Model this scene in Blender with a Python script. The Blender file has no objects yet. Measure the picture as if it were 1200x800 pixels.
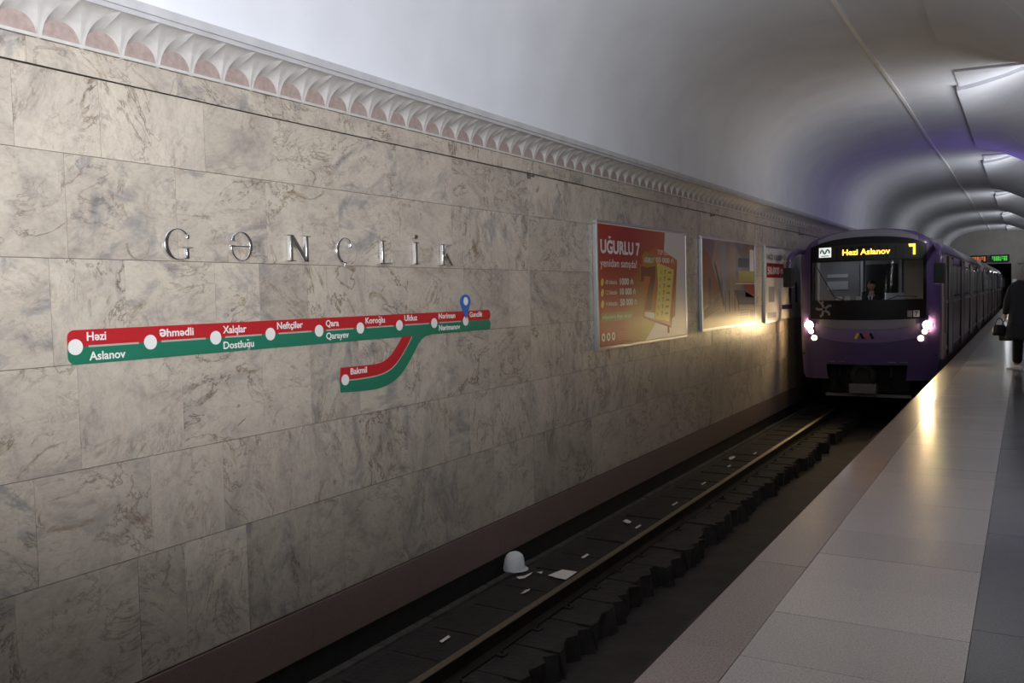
import bpy, bmesh, math, random
from mathutils import Vector, Matrix
from math import sin, cos, pi, radians, sqrt, exp
random.seed(7)
scene = bpy.context.scene
C = scene.collection

# ------------------------------------------------------------------ camera
YAW, PITCH, ROLL = 0.53015, -0.05302, -0.02237
def cam_basis():
    cy, sy, cp, sp = cos(YAW), sin(YAW), cos(PITCH), sin(PITCH)
    w = Vector((-sy*cp, cy*cp, sp)); r = Vector((cy, sy, 0)); u = r.cross(w)
    cr, sr = cos(ROLL), sin(ROLL)
    return cr*r+sr*u, -sr*r+cr*u, w
cr_, cu_, cw_ = cam_basis()
cam = bpy.data.cameras.new('camera')
cam.sensor_width = 36.0; cam.lens = 36.0*1030/1200; cam.clip_end = 300; cam.clip_start = 0.05
cam_o = bpy.data.objects.new('camera', cam); C.objects.link(cam_o)
M = Matrix.Identity(4)
for i in range(3):
    M[i][0], M[i][1], M[i][2] = cr_[i], cu_[i], -cw_[i]
cam_o.matrix_world = M                                   # the lens is the origin, 1.6 m above the platform
scene.camera = cam_o

# ------------------------------------------------------------------ world, lights, exposure
world = bpy.data.worlds.new('world'); scene.world = world; world.use_nodes = True
bg = world.node_tree.nodes['Background']; bg.inputs[0].default_value = (0.6, 0.65, 0.75, 1); bg.inputs[1].default_value = 0.003
vs = scene.view_settings
vs.view_transform = 'Standard'; vs.look = 'None'; vs.gamma = 1; vs.use_curve_mapping = False; vs.exposure = 0.0

def light(name, kind, loc, energy, color, aim=None, **kw):
    l = bpy.data.lights.new(name, kind); l.energy = energy; l.color = color
    for k, v in kw.items(): setattr(l, k, v)
    o = bpy.data.objects.new(name, l); C.objects.link(o); o.location = loc
    if aim is not None:
        o.rotation_euler = (Vector(aim)-Vector(loc)).to_track_quat('-Z', 'Y').to_euler()
    return o
# the photographer's own flash, just over the lens
light('camera_flash', 'SPOT', (0.03, -0.02, 0.13), 2150, (0.95, 0.97, 1.0), aim=(-5.0, 4.6, 3.5),
      spot_size=radians(99), spot_blend=1.0, shadow_soft_size=0.03)
BAY, BAY0 = 11.1, 19.0
HALL_Y = [BAY0+BAY*k for k in range(-2, 5)]
for y in HALL_Y:
    # cove lamps over the openings, shining up onto the vault
    light('cove_lamp', 'AREA', (0.42, y-1.6, 2.25), 85, (0.95, 0.97, 1.0), aim=(-1.0, y-0.3, 3.6), shape='RECTANGLE', size=0.3, size_y=2.2)
    # central hall chandeliers behind the pylons
    light('hall_lamp', 'AREA', (4.2, y, 3.2), 30 if y < 9 else 9, (1.0, 0.95, 0.88), aim=(3.2, y, -1.6), shape='RECTANGLE', size=1.2, size_y=3.0)
# unseen fill spot, added to brighten the near platform
light('platform_fill_spot', 'SPOT', (-0.35, 2.6, 3.3), 500, (1.0, 0.96, 0.93), aim=(0.15, 3.6, -1.6), spot_size=radians(46), spot_blend=1.0, shadow_soft_size=0.2)
light('violet_lamp', 'AREA', (0.40, 24.6, 1.9), 22, (0.35, 0.22, 1.0), aim=(-1.6, 25.0, 3.6), shape='RECTANGLE', size=0.2, size_y=1.2)

# ------------------------------------------------------------------ material helpers
def lin(h):
    h = h.lstrip('#'); v = [int(h[i:i+2], 16)/255 for i in (0, 2, 4)]
    return tuple((c/12.92 if c <= 0.04045 else ((c+0.055)/1.055)**2.4) for c in v)+(1.0,)
def mat(name, col, rough=0.6, metal=0.0, noise=0.0, nscale=20.0, emit=None, estr=0.0, bump=0.0, bscale=60.0, spec=0.5, coat=0.0):
    m = bpy.data.materials.new(name); m.use_nodes = True
    nt = m.node_tree; b = nt.nodes['Principled BSDF']
    if isinstance(col, str): col = lin(col)
    b.inputs['Base Color'].default_value = col
    b.inputs['Roughness'].default_value = rough; b.inputs['Metallic'].default_value = metal
    b.inputs['Specular IOR Level'].default_value = spec
    if coat: b.inputs['Coat Weight'].default_value = coat; b.inputs['Coat Roughness'].default_value = 0.1
    if noise or bump:
        g = nt.nodes.new('ShaderNodeNewGeometry')
    if noise:
        n = nt.nodes.new('ShaderNodeTexNoise'); n.inputs['Scale'].default_value = nscale; n.inputs['Detail'].default_value = 6
        nt.links.new(g.outputs['Position'], n.inputs['Vector'])
        r = nt.nodes.new('ShaderNodeValToRGB')
        r.color_ramp.elements[0].position = 0.3; r.color_ramp.elements[1].position = 0.7
        r.color_ramp.elements[0].color = tuple(max(0, c*(1-noise)) for c in col[:3])+(1,)
        r.color_ramp.elements[1].color = tuple(min(1, c*(1+noise)) for c in col[:3])+(1,)
        nt.links.new(n.outputs['Fac'], r.inputs['Fac']); nt.links.new(r.outputs['Color'], b.inputs['Base Color'])
    if bump:
        n2 = nt.nodes.new('ShaderNodeTexNoise'); n2.inputs['Scale'].default_value = bscale; n2.inputs['Detail'].default_value = 5
        nt.links.new(g.outputs['Position'], n2.inputs['Vector'])
        bp = nt.nodes.new('ShaderNodeBump'); bp.inputs['Strength'].default_value = bump; bp.inputs['Distance'].default_value = 0.02
        nt.links.new(n2.outputs['Fac'], bp.inputs['Height']); nt.links.new(bp.outputs['Normal'], b.inputs['Normal'])
    if emit is not None:
        if isinstance(emit, str): emit = lin(emit)
        b.inputs['Emission Color'].default_value = emit; b.inputs['Emission Strength'].default_value = estr
    return m

def marble_material():
    """Veined beige-grey wall marble; each slab's object colour picks vein direction, tint, vein strength."""
    m = bpy.data.materials.new('veined_marble'); m.use_nodes = True
    nt = m.node_tree; N = nt.nodes; L = nt.links; b = N['Principled BSDF']
    def node(t, **k):
        n = N.new(t)
        for a, v in k.items(): setattr(n, a, v)
        return n
    geo = node('ShaderNodeNewGeometry'); oi = node('ShaderNodeObjectInfo'); sep = node('ShaderNodeSeparateColor')
    L.new(oi.outputs['Color'], sep.inputs[0])
    off = node('ShaderNodeVectorMath', operation='SCALE'); off.inputs[0].default_value = (31.0, 57.0, 43.0)
    L.new(oi.outputs['Random'], off.inputs['Scale'])
    add = node('ShaderNodeVectorMath', operation='ADD'); L.new(geo.outputs['Position'], add.inputs[0]); L.new(off.outputs[0], add.inputs[1])
    ang = node('ShaderNodeMath', operation='MULTIPLY'); ang.inputs[1].default_value = pi; L.new(sep.outputs[0], ang.inputs[0])
    rot = node('ShaderNodeVectorRotate', rotation_type='X_AXIS'); L.new(add.outputs[0], rot.inputs['Vector']); L.new(ang.outputs[0], rot.inputs['Angle'])
    st = node('ShaderNodeVectorMath', operation='MULTIPLY'); st.inputs[1].default_value = (1, 0.72, 1.15); L.new(rot.outputs[0], st.inputs[0])
    def noise(scale, detail, dist, rough=0.6, src=st):
        n = node('ShaderNodeTexNoise'); n.inputs['Scale'].default_value = scale; n.inputs['Detail'].default_value = detail
        n.inputs['Distortion'].default_value = dist; n.inputs['Roughness'].default_value = rough
        L.new(src.outputs[0], n.inputs['Vector']); return n
    def ramp(src, *stops):
        r = node('ShaderNodeValToRGB'); e = r.color_ramp.elements
        while len(e) < len(stops): e.new(0.5)
        for i, (p, c) in enumerate(stops):
            e[i].position = p; e[i].color = c if isinstance(c, tuple) else (c, c, c, 1)
        L.new(src, r.inputs['Fac']); return r
    def mix(fac, a, bcol, mode='MIX'):
        x = node('ShaderNodeMix', data_type='RGBA', blend_type=mode)
        if isinstance(fac, (int, float)): x.inputs[0].default_value = fac
        else: L.new(fac, x.inputs[0])
        if isinstance(a, tuple): x.inputs[6].default_value = a
        else: L.new(a, x.inputs[6])
        if isinstance(bcol, tuple): x.inputs[7].default_value = bcol
        else: L.new(bcol, x.inputs[7])
        return x.outputs[2]
    def mul(a, b_):
        x = node('ShaderNodeMath', operation='MULTIPLY'); L.new(a, x.inputs[0])
        if isinstance(b_, (int, float)): x.inputs[1].default_value = b_
        else: L.new(b_, x.inputs[1])
        return x.outputs[0]
    n1 = noise(2.6, 11, 0.9, 0.68)
    base = ramp(n1.outputs['Fac'], (0.30, lin('9f9891')), (0.45, lin('bdb3a8')), (0.6, lin('c8bfb2')), (0.75, lin('aea291')))
    n2 = noise(3.2, 10, 1.4, 0.68)
    grey = ramp(n2.outputs['Fac'], (0.50, 0.0), (0.64, 0.8))
    tint = mul(grey.outputs['Color'], sep.outputs[1])
    col = mix(tint, base.outputs['Color'], lin('8c8b8c'))
    # mottling, fine grain
    n3 = noise(22, 10, 0.8, 0.75)
    mot = ramp(n3.outputs['Fac'], (0.3, (0.72, 0.70, 0.68, 1)), (0.55, (1, 1, 1, 1)), (0.75, (1.0, 0.98, 0.95, 1)))
    col = mix(0.75, col, mot.outputs['Color'], 'MULTIPLY')
    # dark veins: thin level lines of a distorted noise, broken by a mask
    n4 = noise(2.4, 9, 0.9, 0.66)
    vein = ramp(n4.outputs['Fac'], (0.484, 0.0), (0.5, 1.0), (0.516, 0.0))
    n5 = noise(2.3, 3, 0.0)
    vm = ramp(n5.outputs['Fac'], (0.42, 0.0), (0.56, 1.0))
    vfac = mul(mul(vein.outputs['Color'], vm.outputs['Color']), sep.outputs[2])
    col = mix(vfac, col, lin('5a4a38'))
    n6 = noise(4.5, 8, 1.0, 0.65)
    vein2 = ramp(n6.outputs['Fac'], (0.488, 0.0), (0.5, 0.6), (0.512, 0.0))
    v2 = mul(mul(vein2.outputs['Color'], grey.outputs['Color']), sep.outputs[2])
    col = mix(v2, col, lin('6d665e'))
    # fine brown craze lines
    n8 = noise(7.5, 6, 1.3, 0.6)
    craze = ramp(n8.outputs['Fac'], (0.487, 0.0), (0.5, 0.8), (0.513, 0.0))
    n9 = noise(1.6, 4, 0.5)
    cm = ramp(n9.outputs['Fac'], (0.46, 0.0), (0.60, 0.9))
    cf = mul(mul(craze.outputs['Color'], cm.outputs['Color']), sep.outputs[2])
    col = mix(cf, col, lin('735f45'))
    # rusty clouds along some veins
    n7 = noise(3.1, 7, 1.8, 0.68)
    rust = ramp(n7.outputs['Fac'], (0.60, 0.0), (0.70, 0.8))
    rf = mul(rust.outputs['Color'], sep.outputs[2])
    col = mix(rf, col, lin('7c6848'))
    val = node('ShaderNodeMapRange'); val.inputs[3].default_value = 0.78; val.inputs[4].default_value = 0.97; L.new(oi.outputs['Random'], val.inputs[0])
    hsv = node('ShaderNodeHueSaturation'); hsv.inputs['Saturation'].default_value = 1.1; L.new(val.outputs[0], hsv.inputs['Value']); L.new(col, hsv.inputs['Color'])
    L.new(hsv.outputs['Color'], b.inputs['Base Color'])
    b.inputs['Roughness'].default_value = 0.42; b.inputs['Specular IOR Level'].default_value = 0.35
    return m

def speckle_stone(name, c1, c2, rough, scale=220, big=0.12, spec=0.5, streak=False):
    m = bpy.data.materials.new(name); m.use_nodes = True
    nt = m.node_tree; N = nt.nodes; L = nt.links; b = N['Principled BSDF']
    g = N.new('ShaderNodeNewGeometry'); oi = N.new('ShaderNodeObjectInfo')
    n = N.new('ShaderNodeTexNoise'); n.inputs['Scale'].default_value = scale; n.inputs['Detail'].default_value = 3
    L.new(g.outputs['Position'], n.inputs['Vector'])
    r = N.new('ShaderNodeValToRGB'); r.color_ramp.elements[0].position = 0.35; r.color_ramp.elements[1].position = 0.65
    r.color_ramp.elements[0].color = lin(c1); r.color_ramp.elements[1].color = lin(c2)
    L.new(n.outputs['Fac'], r.inputs['Fac'])
    n2 = N.new('ShaderNodeTexNoise'); n2.inputs['Scale'].default_value = 3.0; n2.inputs['Detail'].default_value = 6
    L.new(g.outputs['Position'], n2.inputs['Vector'])
    a = N.new('ShaderNodeMath'); a.operation = 'ADD'; L.new(n2.outputs['Fac'], a.inputs[0]); L.new(oi.outputs['Random'], a.inputs[1])
    mr = N.new('ShaderNodeMapRange'); mr.inputs[1].default_value = 0.2; mr.inputs[2].default_value = 1.8
    mr.inputs[3].default_value = 1-big; mr.inputs[4].default_value = 1+big
    L.new(a.outputs[0], mr.inputs[0])
    hs = N.new('ShaderNodeHueSaturation'); L.new(r.outputs['Color'], hs.inputs['Color']); L.new(mr.outputs[0], hs.inputs['Value'])
    L.new(hs.outputs['Color'], b.inputs['Base Color'])
    rr = N.new('ShaderNodeMapRange'); rr.inputs[3].default_value = max(0.285, rough-0.03); rr.inputs[4].default_value = max(0.285, rough-0.03)+0.14
    L.new(n2.outputs['Fac'], rr.inputs[0]); L.new(rr.outputs[0], b.inputs['Roughness'])
    b.inputs['Specular IOR Level'].default_value = spec
    b.inputs['Coat Weight'].default_value = 0.6; b.inputs['Coat Roughness'].default_value = 0.16
    bp = N.new('ShaderNodeBump'); bp.inputs['Strength'].default_value = 0.05; bp.inputs['Distance'].default_value = 0.02
    if streak:   # faint wear ripples across the walking direction
        mp = N.new('ShaderNodeMapping'); mp.inputs['Scale'].default_value = (1.2, 14, 1); L.new(g.outputs['Position'], mp.inputs['Vector'])
        n3 = N.new('ShaderNodeTexNoise'); n3.inputs['Scale'].default_value = 1.0; n3.inputs['Detail'].default_value = 2
        L.new(mp.outputs[0], n3.inputs['Vector']); L.new(n3.outputs['Fac'], bp.inputs['Height']); bp.inputs['Strength'].default_value = 0.3; bp.inputs['Distance'].default_value = 0.0022
    else:
        L.new(n2.outputs['Fac'], bp.inputs['Height'])
    L.new(bp.outputs['Normal'], b.inputs['Normal']); L.new(bp.outputs['Normal'], b.inputs['Coat Normal'])
    return m

def glass_material(name, tint=(0.75, 0.78, 0.8, 1), refl=0.12):
    m = bpy.data.materials.new(name); m.use_nodes = True
    nt = m.node_tree; N = nt.nodes; L = nt.links; N.remove(N['Principled BSDF'])
    t = N.new('ShaderNodeBsdfTransparent'); t.inputs[0].default_value = tint
    g = N.new('ShaderNodeBsdfGlossy'); g.inputs['Roughness'].default_value = 0.05; g.inputs[0].default_value = (1, 1, 1, 1)
    mx = N.new('ShaderNodeMixShader'); lw = N.new('ShaderNodeLayerWeight'); lw.inputs[0].default_value = refl
    L.new(lw.outputs['Fresnel'], mx.inputs[0]); L.new(t.outputs[0], mx.inputs[1]); L.new(g.outputs[0], mx.inputs[2])
    L.new(mx.outputs[0], N['Material Output'].inputs[0])
    return m

MT = dict(
    marble=marble_material(),
    joint=mat('wall_joint', '6a5a50', 0.9, noise=0.25, nscale=8),
    mortar=mat('pale_mortar', 'a9a39a', 0.9, noise=0.15, nscale=30),
    vault=mat('vault_plaster', 'd3d5dc', 0.75, noise=0.05, nscale=1.5, bump=0.03, bscale=3),
    plaster=mat('ornament_plaster', 'b9b6b3', 0.7, noise=0.08, nscale=14),
    lunette=mat('lunette_brown', '9c8b86', 0.85, noise=0.15, nscale=30),
    fascia=mat('fascia_plaster', 'b0afb2', 0.7, noise=0.08, nscale=6),
    basestone=mat('brown_granite', '74625c', 0.6, noise=0.18, nscale=120),
    concrete=mat('dark_concrete', '292523', 0.9, noise=0.35, nscale=5, bump=0.5, bscale=18),
    sleeper=mat('grimy_sleeper', '25211f', 0.9, noise=0.4, nscale=9, bump=0.6, bscale=25),
    trench=mat('trench_concrete', '2a2523', 0.8, noise=0.45, nscale=2.5, bump=0.4, bscale=9),
    gutter=mat('gutter_black', '1c1a19', 0.95, noise=0.3, nscale=8),
    curb=mat('curb_worn', '3f3c3a', 0.85, noise=0.4, nscale=12, bump=0.4, bscale=30),
    rail=mat('rail_rust', '2a2320', 0.65, 0.5, noise=0.3, nscale=25),
    railtop=mat('rail_polished', '8d8272', 0.45, 1.0, noise=0.2, nscale=40),
    edge=speckle_stone('rose_granite', '6f625c', '90827a', 0.30, 100, 0.14),
    light=speckle_stone('pale_granite', '97908a', 'b6aea7', 0.27, 110, 0.10, streak=True),
    dark=speckle_stone('charcoal_granite', '3c3c3d', '565658', 0.36, 100, 0.10),
    floorjoint=mat('floor_joint', '6d645f', 0.9),
    chrome=mat('polished_steel', (0.86, 0.86, 0.88, 1), 0.22, 1.0),
    alu=mat('brushed_aluminium', (0.55, 0.56, 0.58, 1), 0.38, 0.9),
    trimgrey=mat('frame_grey', '8a8c90', 0.5, 0.3),
    red=mat('sign_red', 'b4232a', 0.45), green=mat('sign_green', '23735a', 0.45),
    white=mat('sign_white', 'e6e4e2', 0.5), blue=mat('sign_blue', '2f62b4', 0.45), stain=mat('letter_stain', '8f8274', 0.6, noise=0.25, nscale=40), line=mat('sign_line', 'b5a8a0', 0.5),
    paper=mat('paper', 'd9d3cc', 0.8, noise=0.06, nscale=60), plastic=mat('white_plastic', 'dfe3e6', 0.5),
    wire=mat('black_cable', '1d1a18', 0.6), iron=mat('grey_iron', '6f6c69', 0.5, 0.6),
    purple=mat('train_purple', '4c3a68', 0.35, noise=0.04, nscale=3, coat=0.5),
    lilac=mat('train_lilac', '715e88', 0.35, coat=0.4),
    traingrey=mat('train_grey', '77737c', 0.4), roof=mat('train_roof', '8e8b92', 0.4, 0.2),
    side=mat('train_side', 'a8979e', 0.42, 0.1, noise=0.06, nscale=2, coat=0.3), waist=mat('train_waist', 'b3adb8', 0.4),
    mask=mat('mask_black', '0d0c0d', 0.38, spec=0.25), black=mat('rubber_black', '121112', 0.6), under=mat('underframe', '1b1918', 0.8, noise=0.3, nscale=12),
    darkglass=mat('window_dark', '0c0b0d', 0.12, spec=0.5), glass=glass_material('windscreen_glass'),
    curtain=mat('cab_curtain', 'b8b0a2', 0.8), cab=mat('cab_wall', '8b8a8c', 0.6), cablight=mat('cab_panel', 'c8c8cc', 0.5), cabdark=mat('cab_dark', '1d1c1e', 0.7),
    led=mat('led_orange', 'ffb028', 0.5, emit=(1.0, 0.42, 0.05, 1), estr=3.5), ledlogo=mat('logo_panel', 'ffffff', 0.5, emit=(0.85, 0.95, 0.9, 1), estr=0.8),
    ledred=mat('led_amber', '802010', 0.5, emit=(1.0, 0.25, 0.05, 1), estr=0.7), ledgreen=mat('led_green', '108020', 0.5, emit=(0.15, 1.0, 0.15, 1), estr=0.6),
    head=mat('headlamp', 'ffffff', 0.3, emit=(1.0, 0.72, 0.36, 1), estr=300.0), head2=mat('headlamp_low', 'ffffff', 0.3, emit=(1.0, 0.8, 0.5, 1), estr=12.0),
    yellow=mat('logo_yellow', 'd8b52a', 0.5), lgreen=mat('logo_green', '3c8a4a', 0.5), lred=mat('logo_red', 'b82a3a', 0.5), lpurple=mat('logo_purple', '5a3fae', 0.5),
    coat=mat('coat_charcoal', '2c2d35', 0.85, noise=0.15, nscale=60), trousers=mat('trousers_black', '131315', 0.9), hat=mat('grey_knit', '8d8c90', 0.9, noise=0.2, nscale=90),
    scarf=mat('patterned_scarf', '8c8a94', 0.9, noise=0.6, nscale=70), skin=mat('skin', 'b48a72', 0.55), hair=mat('dark_hair', '241d1a', 0.6),
    leather=mat('bag_leather', '171518', 0.4), shoe=mat('white_shoe', 'efeef0', 0.6), suit=mat('suit_dark', '1b1d24', 0.8), shirt=mat('shirt_white', 'd6d6da', 0.7),
    lamp=mat('lamp_opal', 'f4f0e6', 0.4), endwall=mat('end_wall_plaster', '8d8a86', 0.8, noise=0.1, nscale=1.5), tunnel=mat('tunnel_black', '141312', 0.9, noise=0.3, nscale=2),
    pylon=mat('pylon_marble', 'b4aca2', 0.4, noise=0.12, nscale=3),
)

# ------------------------------------------------------------------ mesh helpers
class MB:
    def __init__(s): s.v = []; s.f = []; s.smooth = False
    def add(s, vs, fs):
        n = len(s.v); s.v += [tuple(v) for v in vs]; s.f += [tuple(i+n for i in f) for f in fs]; return s
    def box(s, a, b, bev=0.0):
        x0, y0, z0 = a; x1, y1, z1 = b
        if bev <= 0:
            return s.add([(x0,y0,z0),(x1,y0,z0),(x1,y1,z0),(x0,y1,z0),(x0,y0,z1),(x1,y0,z1),(x1,y1,z1),(x0,y1,z1)],
                         [(0,3,2,1),(4,5,6,7),(0,1,5,4),(1,2,6,5),(2,3,7,6),(3,0,4,7)])
        bm = bmesh.new(); bmesh.ops.create_cube(bm, size=1)
        for v in bm.verts:
            v.co = Vector(((x0+x1)/2+v.co.x*(x1-x0), (y0+y1)/2+v.co.y*(y1-y0), (z0+z1)/2+v.co.z*(z1-z0)))
        bmesh.ops.bevel(bm, geom=bm.edges[:], offset=bev, segments=2, affect='EDGES', profile=0.6)
        return s.addbm(bm)
    def addbm(s, bm):
        bm.verts.index_update()
        s.add([v.co[:] for v in bm.verts], [[v.index for v in f.verts] for f in bm.faces]); bm.free(); return s
    def prism(s, pts, axis, d0, d1):
        """closed 2-D outline pts extruded along axis ('x': pts=(y,z); 'y': pts=(x,z); 'z': pts=(x,y))"""
        n = len(pts)
        def p(q, d): return {'x': (d, q[0], q[1]), 'y': (q[0], d, q[1]), 'z': (q[0], q[1], d)}[axis]
        vs = [p(q, d0) for q in pts]+[p(q, d1) for q in pts]
        return s.add(vs, [tuple(range(n))[::-1], tuple(range(n, 2*n))]+[(i, (i+1) % n, n+(i+1) % n, n+i) for i in range(n)])
    def tube(s, path, r, n=8, cap=True):
        path = [Vector(p) for p in path]; rings = []
        for i, p in enumerate(path):
            t = (path[min(i+1, len(path)-1)]-path[max(i-1, 0)]).normalized()
            a = Vector((0, 0, 1)) if abs(t.z) < 0.9 else Vector((1, 0, 0))
            u = t.cross(a).normalized(); w = t.cross(u)
            rr = r[i] if isinstance(r, (list, tuple)) else r
            rings.append([p+u*rr*cos(2*pi*k/n)+w*rr*sin(2*pi*k/n) for k in range(n)])
        vs = [v for R_ in rings for v in R_]
        fs = [(i*n+k, i*n+(k+1) % n, (i+1)*n+(k+1) % n, (i+1)*n+k) for i in range(len(path)-1) for k in range(n)]
        if cap: fs += [tuple(range(n))[::-1], tuple(range((len(path)-1)*n, len(path)*n))]
        return s.add(vs, fs)
    def lathe(s, prof, c, axis='z', n=24, cap=True):
        vs = []; fs = []
        for r, h in prof:
            for k in range(n):
                a = 2*pi*k/n; q = (r*cos(a), r*sin(a), h)
                q = {'z': q, 'y': (q[0], -q[2], q[1]), 'x': (q[2], q[0], q[1])}[axis]
                vs.append((c[0]+q[0], c[1]+q[1], c[2]+q[2]))
        m = len(prof)
        fs = [(i*n+k, i*n+(k+1) % n, (i+1)*n+(k+1) % n, (i+1)*n+k) for i in range(m-1) for k in range(n)]
        if cap: fs += [tuple(range(n))[::-1], tuple(range((m-1)*n, m*n))]
        return s.add(vs, fs)
    def grid(s, rows):
        m = len(rows[0]); vs = [p for r in rows for p in r]
        return s.add(vs, [(i*m+k, i*m+k+1, (i+1)*m+k+1, (i+1)*m+k) for i in range(len(rows)-1) for k in range(m-1)])
    def build(s, name, m, parent=None, origin=None, smooth=False, kind=None):
        if origin is None:
            origin = Vector((0, 0, 0))
            q = parent
            while q is not None: origin += q.location; q = q.parent
            local = Vector((0, 0, 0))
        else:
            origin = Vector(origin); local = origin.copy()
        me = bpy.data.meshes.new(name)
        me.from_pydata([(v[0]-origin.x, v[1]-origin.y, v[2]-origin.z) for v in s.v], [], s.f)
        if m is not None: me.materials.append(m)
        if smooth: me.polygons.foreach_set('use_smooth', [True]*len(me.polygons))
        bm = bmesh.new(); bm.from_mesh(me); bmesh.ops.recalc_face_normals(bm, faces=bm.faces[:]); bm.to_mesh(me); bm.free()
        o = bpy.data.objects.new(name, me); C.objects.link(o); o.location = local
        if parent is not None: o.parent = parent
        if kind: o['kind'] = kind
        return o
def smooth_by_angle(o, deg=40):
    me = o.data; bm = bmesh.new(); bm.from_mesh(me)
    for e in bm.edges:
        e.smooth = not (len(e.link_faces) != 2 or e.calc_face_angle(0) > radians(deg))
    for f in bm.faces: f.smooth = True
    bm.to_mesh(me); bm.free(); return o
def thing(name, label, cat, loc=(0, 0, 0), group=None):
    o = bpy.data.objects.new(name, None); C.objects.link(o); o.location = loc; o.empty_display_size = 0.1
    o['label'] = label; o['category'] = cat
    if group: o['group'] = group
    return o
def tag(o, label, cat, group=None):
    o['label'] = label; o['category'] = cat
    if group: o['group'] = group
    return o
def struct(o): o['kind'] = 'structure'; return o
def copy_tree(src, parent=None, dl=(0, 0, 0)):
    c = src.copy(); C.objects.link(c)
    if parent is not None: c.parent = parent
    for ch in src.children: copy_tree(ch, c)
    return c
_tc = bpy.data.curves.new('text_source', 'FONT'); _to = bpy.data.objects.new('text_source', _tc); C.objects.link(_to)
def _raw(body, bold):
    _tc.body = body; _tc.size = 1.0; _tc.offset = bold; _tc.extrude = 0.0; _tc.resolution_u = 3
    bpy.context.view_layer.update()
    me = bpy.data.meshes.new_from_object(_to.evaluated_get(bpy.context.evaluated_depsgraph_get()))
    bm = bmesh.new(); bm.from_mesh(me); bpy.data.meshes.remove(me)
    bmesh.ops.remove_doubles(bm, verts=bm.verts[:], dist=1e-5); bm.verts.index_update()
    r = ([(v.co.x, v.co.y) for v in bm.verts], [[v.index for v in f.verts] for f in bm.faces]); bm.free(); return r
_gl = {}
def _bandpoly(a, b): return (a+b[::-1], [[i, i+1, 2*len(a)-2-i, 2*len(a)-1-i] for i in range(len(a)-1)])
def glyph(c, bold):
    """outline mesh and advance width of one letter; the schwa is a turned e, breve and cedilla are added marks"""
    if (c, bold) in _gl: return _gl[c, bold]
    base = {'ə': 'e', 'Ə': 'e', 'ğ': 'q', 'g': 'q', 'Ğ': 'G', 'ş': 's', '₼': 'o'}.get(c, c)
    adv = max(p[0] for p in _raw(base+'I', 0)[0])-max(p[0] for p in _raw('I', 0)[0]) if c != ' ' else 0.28
    if c == ' ': return ([], [], adv)
    vs, fs = _raw(base, bold); vs = list(vs); fs = [list(f) for f in fs]
    x0 = min(p[0] for p in vs); x1 = max(p[0] for p in vs); y0 = min(p[1] for p in vs); y1 = max(p[1] for p in vs)
    w = .045+bold
    if c in 'əƏ':
        vs = [(x0+x1-p[0], y0+y1-p[1]) for p in vs]
        if c == 'Ə':
            k = .71/(y1-y0); vs = [(p[0]*k, (p[1]-y0)*k-.01) for p in vs]; adv *= k
    if c in 'gğ':                                           # single-storey g: the bowl and stem of q with a hooked tail
        q = _bandpoly([(x1, -.08), (x1-.01, -.19), (x1-.10, -.26), (x1-.34, -.24)], [(x1-2*w, -.08), (x1-2*w-.01, -.15), (x1-.15, -.185), (x1-.33, -.165)])
        n = len(vs); vs += q[0]; fs += [[i+n for i in f] for f in q[1]]
    if c in 'ğĞ':
        cx = (x0+x1)/2; yb = (.80 if c == 'Ğ' else .64)
        a = [(cx+.15*cos(t), yb+.13+.13*sin(t)) for t in [pi+pi*i/8 for i in range(9)]]
        b = [(cx+(.15-w*1.3)*cos(t), yb+.13+(.13-w*1.3)*sin(t)) for t in [pi+pi*i/8 for i in range(9)]]
        q = _bandpoly(a, b); n = len(vs); vs += q[0]; fs += [[i+n for i in f] for f in q[1]]
    elif c == 'ş':
        cx = (x0+x1)/2; a = [(cx-w*.5, .01), (cx+.09, -.05), (cx+.08, -.15), (cx-.06, -.18)]; b = [(cx+w*.8, .01), (cx+.01, -.06), (cx+.02, -.11), (cx-.07, -.13)]
        q = _bandpoly(a, b); n = len(vs); vs += q[0]; fs += [[i+n for i in f] for f in q[1]]
    elif c == '₼':
        adv = .72; t_ = [pi*i/14 for i in range(15)]; ww = .07+bold
        a = [(.33-.28, .0)]+[(.33-.28*cos(t), .30+.26*sin(t)) for t in t_]+[(.33+.28, .0)]
        b = [(.33-.28+ww, .0)]+[(.33-(.28-ww)*cos(t), .30+(.26-ww)*sin(t)) for t in t_]+[(.33+.28-ww, .0)]
        vs, fs = _bandpoly(a, b); vs = list(vs); n = len(vs)
        vs += [(.33-ww/2, .08), (.33+ww/2, .08), (.33+ww/2, .68), (.33-ww/2, .68)]; fs = fs+[[n, n+1, n+2, n+3]]
    _gl[c, bold] = (vs, fs, adv); return _gl[c, bold]
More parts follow.
